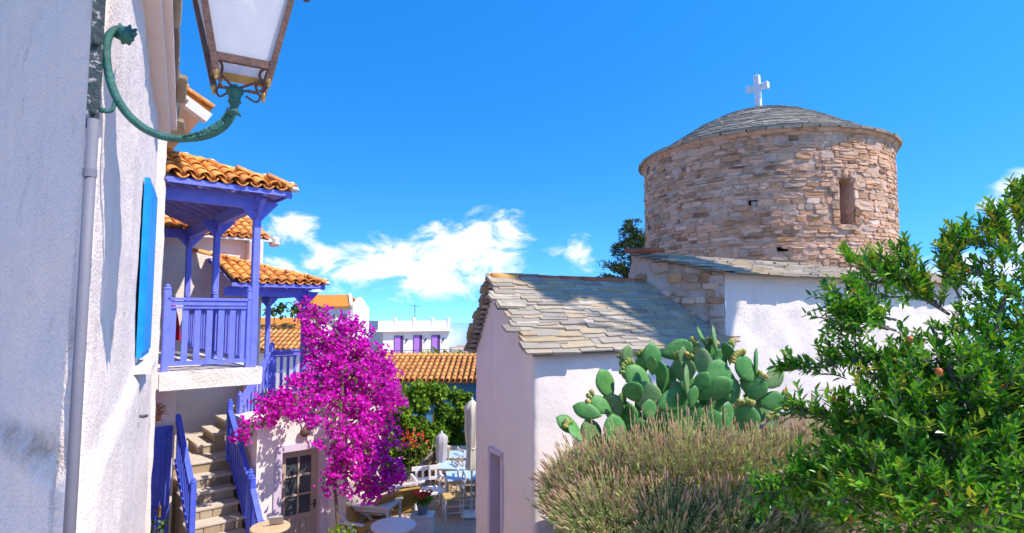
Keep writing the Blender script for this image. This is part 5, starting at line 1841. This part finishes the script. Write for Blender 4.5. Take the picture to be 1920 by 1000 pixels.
AXV = (ua, va, Z)
mb = MB(); mb.box(VP_(Lh / 2, 2.5, (zc - 1.6) / 2), (Lh, 5, zc + 1.6), AXV); mb.build('wall', 'whitewash_smooth', vil)
mb = MB(); mb.box(VP_(Lh / 2 - .25, 2.4, zc + .06), (Lh + .75, 5.6, .14), AXV); mb.build('cornice', 'whitewash_smooth', vil)
mb = MB(); mb.box(VP_(Lh / 2 - .25, -.1, (zc + zt) / 2), (Lh + .4, .2, zt - zc), AXV); mb.box(VP_(-.32, 2.4, (zc + zt) / 2), (.2, 5, zt - zc), AXV); mb.build('parapet', 'whitewash_smooth', vil)
for k in range(4):
    mb = MB(); mb.cbox(VP_(.9 + k * (Lh - .9) / 3 - (.15 if k == 3 else 0), -.12, (zc + zt) / 2 + .12), (.26, .26, zt - zc + .24), AXV, .04); mb.build('parapet_pillar', 'whitewash_smooth', vil)
for k, px in enumerate((748, 783, 817)):
    cx = (px - 720) / 123 * Lh
    z0_, z1_ = hz(690, hY), hz(630, hY)
    mb = MB(); mb.box(VP_(cx, -.01, (z0_ + z1_) / 2), (.72, .06, z1_ - z0_), AXV); dd = mb.build('door', 'purple_shade', vil)
    mb = MB(); mb.box(VP_(cx - .12, -.06, (z0_ + z1_) / 2), (.44, .05, z1_ - z0_ - .06), AXV); mb.build('shutter', 'purple_paint', dd)
    mb = MB(); mb.cbox(VP_(cx + .62, -.08, z1_ - .35), (.12, .14, .22), AXV, .03); mb.build('wall_light', 'iron', vil)
mb = MB()
zr = hz(657, hY)
mb.bar(VP_(.1, -.8, zr), VP_(Lh - .1, -.8, zr), .04, .04)
for k in range(40): mb.bar(VP_(.1 + k * (Lh - .2) / 39, -.8, zr), VP_(.1 + k * (Lh - .2) / 39, -.8, zr - .9), .02, .02)
mb.build('balcony_rail', 'iron', vil)
mb = MB(); mb.box(VP_(Lh / 2, -.45, zr - .95), (Lh, .9, .12), AXV); mb.build('balcony_floor', 'whitewash_smooth', vil)
mb = MB(); mb.box(VP_(-.5, 2.4, zr - .95), (1.0, 4.6, .12), AXV); mb.build('side_balcony', 'whitewash_smooth', vil)
mb = MB()
for k in range(12): mb.bar(VP_(-.95, .2 + k * .38, zr), VP_(-.95, .2 + k * .38, zr - .9), .02, .02)
mb.bar(VP_(-.95, 0, zr), VP_(-.95, 4.6, zr), .04, .04); mb.build('side_rail', 'iron', vil)
mb = MB(); mb.tube([VP_(3.2, 2.5, zt), VP_(3.2, 2.5, zt + 1.3)], .03, 5); mb.bar(VP_(2.8, 2.5, zt + 1.2), VP_(3.6, 2.5, zt + 1.2), .03, .03); mb.build('aerial', 'iron', vil)


def plain_house(name, label, px0, px1, Y, py_eave, py_ridge, slope_side, mt_roof, win, ridge_cut=.25, dep=5.0):
    t = thing(name, label, 'house', Vector((at_x((px0 + px1) / 2, Y), Y + dep / 2, -1.6)))
    a, b = at_x(px0, Y), at_x(px1, Y)
    ze, zr_ = hz(py_eave, Y), hz(py_ridge, Y + dep / 2)
    m_ = MB(); m_.box(Vector(((a + b) / 2, Y + dep / 2, (ze - 1.6) / 2)), (b - a, dep, ze + 1.6))
    m_.prism([Vector((b - .02, Y + .01, ze)), Vector((b - .02, Y + dep - .01, ze)), Vector((b - .02, Y + dep / 2, zr_ - .06))], Vector((-.25, 0, 0)))
    m_.build('wall', 'whitewash_smooth', t)
    m_ = MB()
    w0, w1 = a - .1, b - slope_side
    m_.prism([Vector((a - .1, Y - .2, ze - .02)), Vector((b - .12, Y - .2, ze - .02)), Vector((w1, Y + dep / 2, zr_)), Vector((w0, Y + dep / 2, zr_))], Z * .12)
    m_.prism([Vector((w0, Y + dep / 2, zr_)), Vector((w1, Y + dep / 2, zr_)), Vector((b - .12, Y + dep + .2, ze - .02)), Vector((a - .1, Y + dep + .2, ze - .02))], Z * .12)
    m_.build('roof', mt_roof, t)
    m_ = MB(); m_.bar(Vector((b - .06, Y - .2, ze + .1)), Vector((w1 + .03, Y + dep / 2, zr_ + .16)), .22, .16); m_.build('verge', 'whitewash_smooth', t)
    for (wx, wy, ww, wh) in win:
        c = Vector((at_x(wx, Y), Y, hz(wy, Y)))
        W_, H_ = ww / 1100 * Y, wh / 1100 * Y
        m_ = MB(); m_.box(c, (W_ + .2, .1, H_ + .2)); wn = m_.build('window', 'whitewash_smooth', t)
        m_ = MB(); m_.box(c - Vector((0, .06, 0)), (W_, .03, H_)); m_.build('pane', 'glass', wn)
        m_ = MB(); m_.box(c - Vector((0, .1, H_ / 2 + .1)), (W_ + .3, .2, .08)); m_.build('sill', 'whitewash_smooth', wn)
    return t


plain_house('hilltop_house', 'tall white house with flat orange roof above the bougainvillea', 560, 663, 40, 577, 556, .9, 'orange_roof', [(648, 596, 10, 14), (628, 594, 5, 8)], dep=4.5)
plain_house('orange_roof_house', 'low white house with bright orange roof seen between the porch posts', 440, 580, 30, 619, 600, .2, 'orange_roof', [], dep=4)
lowt = thing('tiled_outhouse', 'outhouse with sunlit barrel tiles between the porch posts', 'building', Vector((at_x(530, 22), 23, 0)))
mb = MB(); mb.box(Vector((at_x(525, 22), 23, hz(662, 22) / 2)), (2.6, 2, hz(662, 22))); mb.build('wall', 'whitewash_smooth', lowt)
za, zb = hz(660, 21.8), hz(626, 23.4)
mb = MB(); mb.prism([Vector((at_x(455, 22), 21.8, za)), Vector((at_x(580, 22), 21.8, za)), Vector((at_x(580, 22), 23.4, zb)), Vector((at_x(455, 22), 23.4, zb))], Z * .04)
lr = mb.build('roof', 'old_terracotta', lowt)
tile_field(rg, lr, Vector((at_x(460, 22), 21.75, za + .02)), Vector((1, 0, 0)), Vector((0, 1.6, zb - za)).normalized(), 12, lambda x: (0, 5), .2, .36, .045, mesh=BT, pan=False)
cup = thing('white_chimney', 'little white pointed chimney beside the tall orange-roofed house', 'chimney', Vector((at_x(670, 44), 44, -1.6)))
mb = MB(); zz = hz(606, 44); mb.box(Vector((at_x(671, 44), 44, (zz - 1.6) / 2)), (.6, .6, zz + 1.6)); mb.build('shaft', 'whitewash_smooth', cup)
mb = MB(); mb.lathe(Vector((at_x(671, 44), 44, zz)), [(.42, 0), (.3, .15), (.12, .3), (.001, .34)], 8); mb.build('cap', 'whitewash_smooth', cup)
hut = thing('stone_hut', 'ruined brown stone hut on the hill next to the chapel gable', 'ruin', Vector((at_x(868, 60), 60, -1.6)))
mb = MB(); zz = hz(652, 60); mb.cbox(Vector((at_x(868, 60), 60, (zz - 1.6) / 2)), (2.4, 2, zz + 1.6), None, .1); mb.box(Vector((at_x(866, 60), 60, zz + .12)), (.9, 1, .3)); mb.box(Vector((at_x(852, 60), 59.6, zz - .02)), (.7, .7, .25)); mb.build('wall', 'worn_render', hut)

# ------------------------------------------------------------------ cafe furniture
def chair_template(frame, seat):
    t = thing('cafe_chair', None, None)
    m = MB()

    def part(nm, mt, fn):
        m_ = MB(); fn(m_); me = m_.mesh(nm, mt)
        o = bpy.data.objects.new(nm, me); COL.objects.link(o); o.parent = t
    for sx in (-1, 1):
        part('leg', frame, lambda m_: m_.tube([(sx * .19, -.19, 0), (sx * .19, -.185, .46)], .017, 6))
        part('leg', frame, lambda m_: m_.tube([(sx * .18, .20, 0), (sx * .18, .19, .45), (sx * .18, .25, .92)], .017, 6))
        part('stretcher', frame, lambda m_: (m_.tube([(sx * .19, -.19, .16), (sx * .18, .2, .16)], .010, 5), m_.tube([(sx * .19, -.19, .30), (sx * .18, .2, .30)], .010, 5)))
    part('stretcher', frame, lambda m_: (m_.tube([(-.19, -.19, .22), (.19, -.19, .22)], .010, 5), m_.tube([(-.18, .2, .22), (.18, .2, .22)], .010, 5)))
    part('seat', seat, lambda m_: m_.cbox((0, 0, .455), (.42, .42, .035), None, .014))
    for zz_ in (.60, .73, .87):
        part('back_slat', frame, lambda m_: m_.cbox((0, .205 + (zz_ - .45) * .128, zz_), (.36, .016, .055), None, .006))
    return t


def table_template(nm, top, leg, w, d, h, round_=False):
    t = thing(nm, None, None)

    def part(n_, mt, fn, sm=False):
        m_ = MB(); fn(m_); o = bpy.data.objects.new(n_, m_.mesh(n_, mt, smooth=sm)); COL.objects.link(o); o.parent = t
    if round_: part('table_top', top, lambda m_: m_.lathe((0, 0, h - .04), [(w / 2 - .01, 0), (w / 2, .008), (w / 2, .03), (w / 2 - .01, .04)], 28))
    else: part('table_top', top, lambda m_: m_.cbox((0, 0, h - .018), (w, d, .036), None, .008))
    k = .32 if round_ else .5
    for sx in (-1, 1):
        for sy in (-1, 1):
            part('leg', leg, lambda m_: m_.cbox((sx * (w * k - .05), sy * (d * k - .05), (h - .037) / 2), (.045, .045, h - .037), None, .006))
    part('apron', leg, lambda m_: m_.box((0, 0, h - .08), (w * (.6 if round_ else .86), d * (.6 if round_ else .86), .075)))
    return t


def deck_template():
    t = thing('deck_chair', None, None)

    def part(n_, mt, fn, sm=False):
        m_ = MB(); fn(m_); o = bpy.data.objects.new(n_, m_.mesh(n_, mt, smooth=sm)); COL.objects.link(o); o.parent = t
    for sx in (-1, 1):
        part('side_frame', 'white_wood', lambda m_: (m_.bar((sx * .30, -.55, .02), (sx * .30, .45, 1.0), .03, .055, up=Vector((1, 0, 0))), m_.bar((sx * .26, .55, .02), (sx * .26, -.45, .42), .03, .05, up=Vector((1, 0, 0)))))
        part('arm_rest', 'white_wood', lambda m_: m_.box((sx * .31, -.05, .56), (.07, .62, .025)))
    for (yy_, zz_, ww_) in ((.45, .98, .32), (-.5, .10, .30), (.52, .05, .28)):
        part('cross_bar', 'white_wood', lambda m_: m_.bar((-ww_, yy_, zz_), (ww_, yy_, zz_), .037, .037))
    part('seat_cushion', 'ochre_cloth', lambda m_: m_.cbox((0, -.12, .40), (.48, .52, .08), (Vector((1, 0, 0)), Vector((0, .95, -.30)).normalized(), Vector((0, .30, .95)).normalized()), .03))
    part('back_cushion', 'ochre_cloth', lambda m_: m_.cbox((0, .26, .66), (.48, .08, .56), (Vector((1, 0, 0)), Vector((0, .80, -.6)).normalized(), Vector((0, .60, .80)).normalized()), .03))
    return t


def place(tmpl, used, loc, rz, label, cat, group=None, sc=1.0):
    o = tmpl if not used.get(tmpl.name) else copy_tree(tmpl)
    used[tmpl.name] = True
    o.location = loc; o.rotation_euler = (0, 0, rz); o.scale = (sc,) * 3
    o['label'] = label; o['category'] = cat
    if group: o['group'] = group
    return o


used = {}
wc = chair_template('natural_wood', 'rush')
D_ = math.radians
CG = 'rush-seated cafe chairs on the terrace'


def gp(px, py): 
    p = G(px, py); return Vector((p.x, p.y, .012))


pale = chair_template('white_wood', 'rush')
place(pale, used, gp(849, 972), D_(-75), 'pale rush-seated chair at the front left of the nearest blue table', 'chair', CG)
place(pale, used, gp(879, 958), D_(95), 'pale rush-seated chair beside the parasol pole at the nearest blue table', 'chair', CG)
place(wc, used, gp(836, 938), D_(-60), 'wooden rush-seated chair left of the middle blue table', 'chair', CG)
place(wc, used, gp(882, 930), D_(110), 'wooden rush-seated chair right of the middle blue table, behind the parasol', 'chair', CG)
place(wc, used, gp(822, 915), D_(-80), 'small wooden chair in shade left of the farthest blue table', 'chair', CG)
place(pale, used, gp(880, 908), D_(120), 'pale chair in shade right of the farthest blue table', 'chair', CG)
bt = table_template('cafe_table', 'blue_top', 'natural_wood', .75, .75, .74)
TG = 'blue-topped cafe tables'
place(bt, used, gp(868, 955), D_(10), 'pale blue square cafe table nearest the parasol', 'table', TG)
place(bt, used, gp(848, 931), D_(-6), 'pale blue cafe table behind the nearest one', 'table', TG)
place(bt, used, gp(850, 907), D_(4), 'farthest blue cafe table, by the brick bench', 'table', TG)
wt = table_template('garden_table', 'white_wood', 'white_wood', .78, .7, .72, True)
place(wt, used, Vector((*G(738, 985, .72).to_2d(), .012)), D_(12), 'round white garden table in the front among the deck chairs', 'table', 'white garden tables')
wt2 = table_template('garden_table', 'white_wood', 'white_wood', 1.1, .7, .72)
place(wt2, used, Vector((*G(694, 940, .72).to_2d(), .012)), D_(-12), 'rectangular white garden table beside the low white garden wall', 'table', 'white garden tables')
dk = deck_template()
DG = 'white deck chairs with ochre cushions'
place(dk, used, gp(752, 990), D_(-150), 'white deck chair with ochre cushions behind the round white table', 'deck chair', DG)
place(dk, used, gp(700, 1008), D_(-130), 'white deck chair with ochre cushions left of the round white table', 'deck chair', DG)
place(dk, used, gp(668, 1030), D_(70), 'white deck chair in front, next to the low green shrub', 'deck chair', DG)

# beige slip-covered armchair
sf = thing('armchair', 'beige cloth-covered armchair behind the bougainvillea stem', 'armchair', gp(652, 985))
b_ = WORLD_AT[sf.name]
mb = MB(); mb.cbox(b_ + Vector((0, 0, .24)), (.72, .7, .42), None, .04); mb.build('seat', 'beige_cloth', sf)
mb = MB(); mb.cbox(b_ + Vector((0, .30, .56)), (.72, .16, .5), None, .05); mb.build('backrest', 'beige_cloth', sf)
for sx in (-1, 1):
    mb = MB(); mb.cbox(b_ + Vector((sx * .36, -.02, .36)), (.13, .68, .6), None, .04); mb.build('arm_rest', 'beige_cloth', sf)
# white bench-like chair
wb = thing('white_armchair', 'white painted wooden armchair with solid side panel in the sun', 'armchair', gp(803, 958))
b_ = WORLD_AT[wb.name]
wx = Vector((.93, .36, 0)).normalized(); wy = Vector((-.36, .93, 0)).normalized(); WX = (wx, wy, Z)
mb = MB(); mb.box(b_ + Z * .42, (.66, .56, .04), WX); mb.build('seat', 'white_wood', wb)
mb = MB(); mb.box(b_ - wx * .33 + Z * .50, (.035, .56, .52), WX); mb.build('side_panel', 'white_wood', wb)
for sx, sy in ((-1, -1), (1, -1), (1, 1), (-1, 1)):
    mb = MB(); mb.cbox(b_ + wx * (sx * .33) + wy * (sy * .26) + Z * .38, (.055, .055, .76), WX, .008); mb.build('leg', 'white_wood', wb)
mb = MB(); mb.box(b_ + wx * .33 + Z * .70, (.05, .56, .035), WX); mb.build('arm_rest', 'white_wood', wb)
mb = MB(); mb.box(b_ + wy * .26 + Z * .86, (.66, .035, .09), WX); mb.box(b_ + wy * .26 + Z * .62, (.66, .03, .07), WX)
for k in range(4): mb.box(b_ + wy * .26 + wx * (-.22 + k * .15) + Z * .72, (.05, .025, .26), WX)
mb.build('backrest', 'white_wood', wb)


def parasol(name, label, base, H_, R_, mt, lean=0.0, seed=1, z_low=.85):
    t = thing(name, label, 'parasol', base)
    mb = MB(); mb.tube([base, base + Z * (H_ - .05)], .022, 8); mb.build('pole', 'white_wood', t, smooth=True)
    mb = MB(); mb.cbox(base + Z * .03, (.42, .42, .06), None, .02); mb.build('base', 'white_marble', t)
    r = random.Random(seed)
    m_ = MB(); n = 24; prof = [(0, .0), (.03, .35), (.10, 1.0), (.24, .92), (.45, .95), (.62, .78), (.70, .64), (.74, .72), (.86, .80), (.96, .95), (1.0, .85)]
    ph = r.uniform(0, 6)
    vs = []
    for (f, k) in prof:
        for j in range(n):
            a = 2 * math.pi * j / n
            rr = R_ * k * (1 + .20 * math.sin(8 * a + ph + f * 1.5)) + .012
            vs.append(base + Vector((math.cos(a) * rr, math.sin(a) * rr, H_ - f * (H_ - z_low))))
    m_.add(vs, [(i * n + j, i * n + (j + 1) % n, (i + 1) * n + (j + 1) % n, (i + 1) * n + j) for i in range(len(prof) - 1) for j in range(n)])
    m_.build('canopy', mt, t, smooth=True)
    f = .70; m_ = MB(); m_.lathe(base + Z * (H_ - f * (H_ - z_low)), [(R_ * .80, -.02), (R_ * .84, 0), (R_ * .80, .02)], 16); m_.build('tie', mt, t, smooth=True)
    m_ = MB(); m_.lathe(base + Z * (H_ - .02), [(.02, 0), (.03, .02), (.015, .05), (.001, .07)], 8); m_.build('finial', 'white_wood', t, smooth=True)
    return t


pbse = gp(884, 968)
parasol('closed_parasol', 'tall closed cream parasol tied at the waist, beside the chapel', pbse, W(883, 750, pbse.y).z, .135, 'canvas', seed=3, z_low=.98)
pb2 = gp(827, 925)
parasol('closed_parasol', 'shorter closed grey parasol left of the cream one', pb2, W(827, 812, pb2.y).z, .13, 'grey_canvas', seed=5, z_low=.35)
# geranium bucket on the white box
bx_ = thing('white_box', 'white low box at the front edge of the terrace', 'box', gp(792, 1004))
b_ = WORLD_AT[bx_.name]
mb = MB(); mb.cbox(b_ + Z * .19, (.42, .34, .38), None, .012); mb.build('body', 'white_wood', bx_)
mb = MB(); mb.cbox(b_ + Z * .392, (.46, .38, .025), None, .006); mb.build('lid', 'white_wood', bx_)
fp = thing('flower_bucket', 'blue-grey bucket of red geraniums standing on the white box', 'flower pot', b_ + Z * .405)
b_ = WORLD_AT[fp.name]
mb = MB(); mb.lathe(b_, [(.085, 0), (.12, .18), (.128, .19), (.128, .205), (.115, .205), (.105, .17)], 18); mb.build('bucket', 'bucket', fp, smooth=True)
rg = random.Random(95)
mb, m2 = MB(), MB()
for k in range(420):
    o = in_ball(rg); p = b_ + Vector((o.x * .2, o.y * .2, .27 + o.z * .10)); leaf_quad(mb, p, rdir(rg), rdir(rg) + Z, .05, .04)
for k in range(15):
    a = rg.uniform(0, 6.3); c = b_ + Vector((math.cos(a) * rg.uniform(.02, .22), math.sin(a) * .15, .34 + rg.uniform(-.03, .07)))
    for j in range(26): leaf_quad(m2, c + rdir(rg) * .03, rdir(rg), rdir(rg), .035, .03)
mb.build('leaves', 'vine_leaf', fp); m2.build('blossoms', 'red_petal', fp)
# brick bench with white top, ladder-like ramp leaning on it
bn = thing('brick_bench', 'low brick bench with white plastered back, in shade behind the tables', 'bench', gp(838, 898))
b_ = WORLD_AT[bn.name]
mb = MB(); mb.box(b_ + Vector((.1, .35, .16)), (1.5, .6, .32)); mb.build('base', 'clay', bn)
rg = random.Random(96)
for r_ in range(4):
    for k in range(7):
        mb = MB(); mb.cbox(b_ + Vector((-.56 + k * .215 + (r_ % 2) * .1, .045, .045 + r_ * .078)), (.20, .05, .066), None, .008); mb.build('brick', 'clay', bn)
mb = MB(); mb.cbox(b_ + Vector((.1, .72, .34)), (1.66, .16, .68), None, .03); mb.build('backrest', 'whitewash_smooth', bn)
mb = MB(); mb.cbox(b_ + Vector((.1, .35, .345)), (1.5, .62, .05), None, .01); mb.build('seat', 'natural_wood', bn)
lg = thing('leaning_timber', 'dark timber log propped against the brick bench', 'log', gp(792, 900))
b_ = WORLD_AT[lg.name]
mb = MB(); mb.tube([b_ + Vector((-.12, 0, .05)), b_ + Vector((.15, .05, .32)), b_ + Vector((.36, .1, .60))], [.07, .06, .05], 8); mb.build('trunk', 'dark_wood', lg, smooth=True)
mb = MB(); mb.tube([b_ + Vector((.10, -.1, .06)), b_ + Vector((.45, -.02, .09))], .07, 8); mb.build('short_log', 'dark_wood', lg, smooth=True)
# barrel table in front of the shop
br = thing('wooden_barrel_table', 'round wooden table top in front of the taupe door', 'table', W(505, 1040, 9.2))
br.location.z = 0; WORLD_AT[br.name].z = 0; b_ = WORLD_AT[br.name]
zt_ = W(505, 986, 9.2).z
mb = MB(); mb.lathe(b_ + Z * (zt_ - .05), [(.27, 0), (.29, .01), (.29, .035), (.28, .045)], 24); mb.build('table_top', 'natural_wood', br)
mb = MB(); mb.lathe(b_, [(.18, 0), (.22, .25), (.18, zt_ - .052)], 16); mb.build('barrel', 'natural_wood', br, smooth=True)
mn = MB(); c = b_ + Vector((.08, .02, zt_ - .004)); mn.box(c + Z * .075, (.20, .02, .17), (Vector((.9, .3, 0)).normalized(), Vector((-.2, .7, .6)).normalized(), Vector((.1, -.55, .8)).normalized()))
o = mn.build('menu_board', 'grey_canvas', None); tag(o, 'small grey menu folder standing on the wooden table', 'menu')
# potted plant hung on the storeroom wall
hp = thing('hanging_pot', 'small terracotta pot with dry plant hanging above the deep blue door', 'plant pot', W(293, 790, 9.9))
b_ = WORLD_AT[hp.name]
mb = MB(); mb.lathe(b_, [(.05, 0), (.075, .10), (.082, .10), (.082, .12), (.065, .12)], 12); mb.build('pot', 'clay', hp, smooth=True)
mb = MB(); rg = random.Random(97)
for k in range(160):
    d = (rdir(rg) + Z * .5).normalized(); leaf_quad(mb, b_ + Z * .12 + d * rg.uniform(.02, .14), d, rdir(rg), .07, .018)
mb.build('leaves', 'lav_spike', hp)
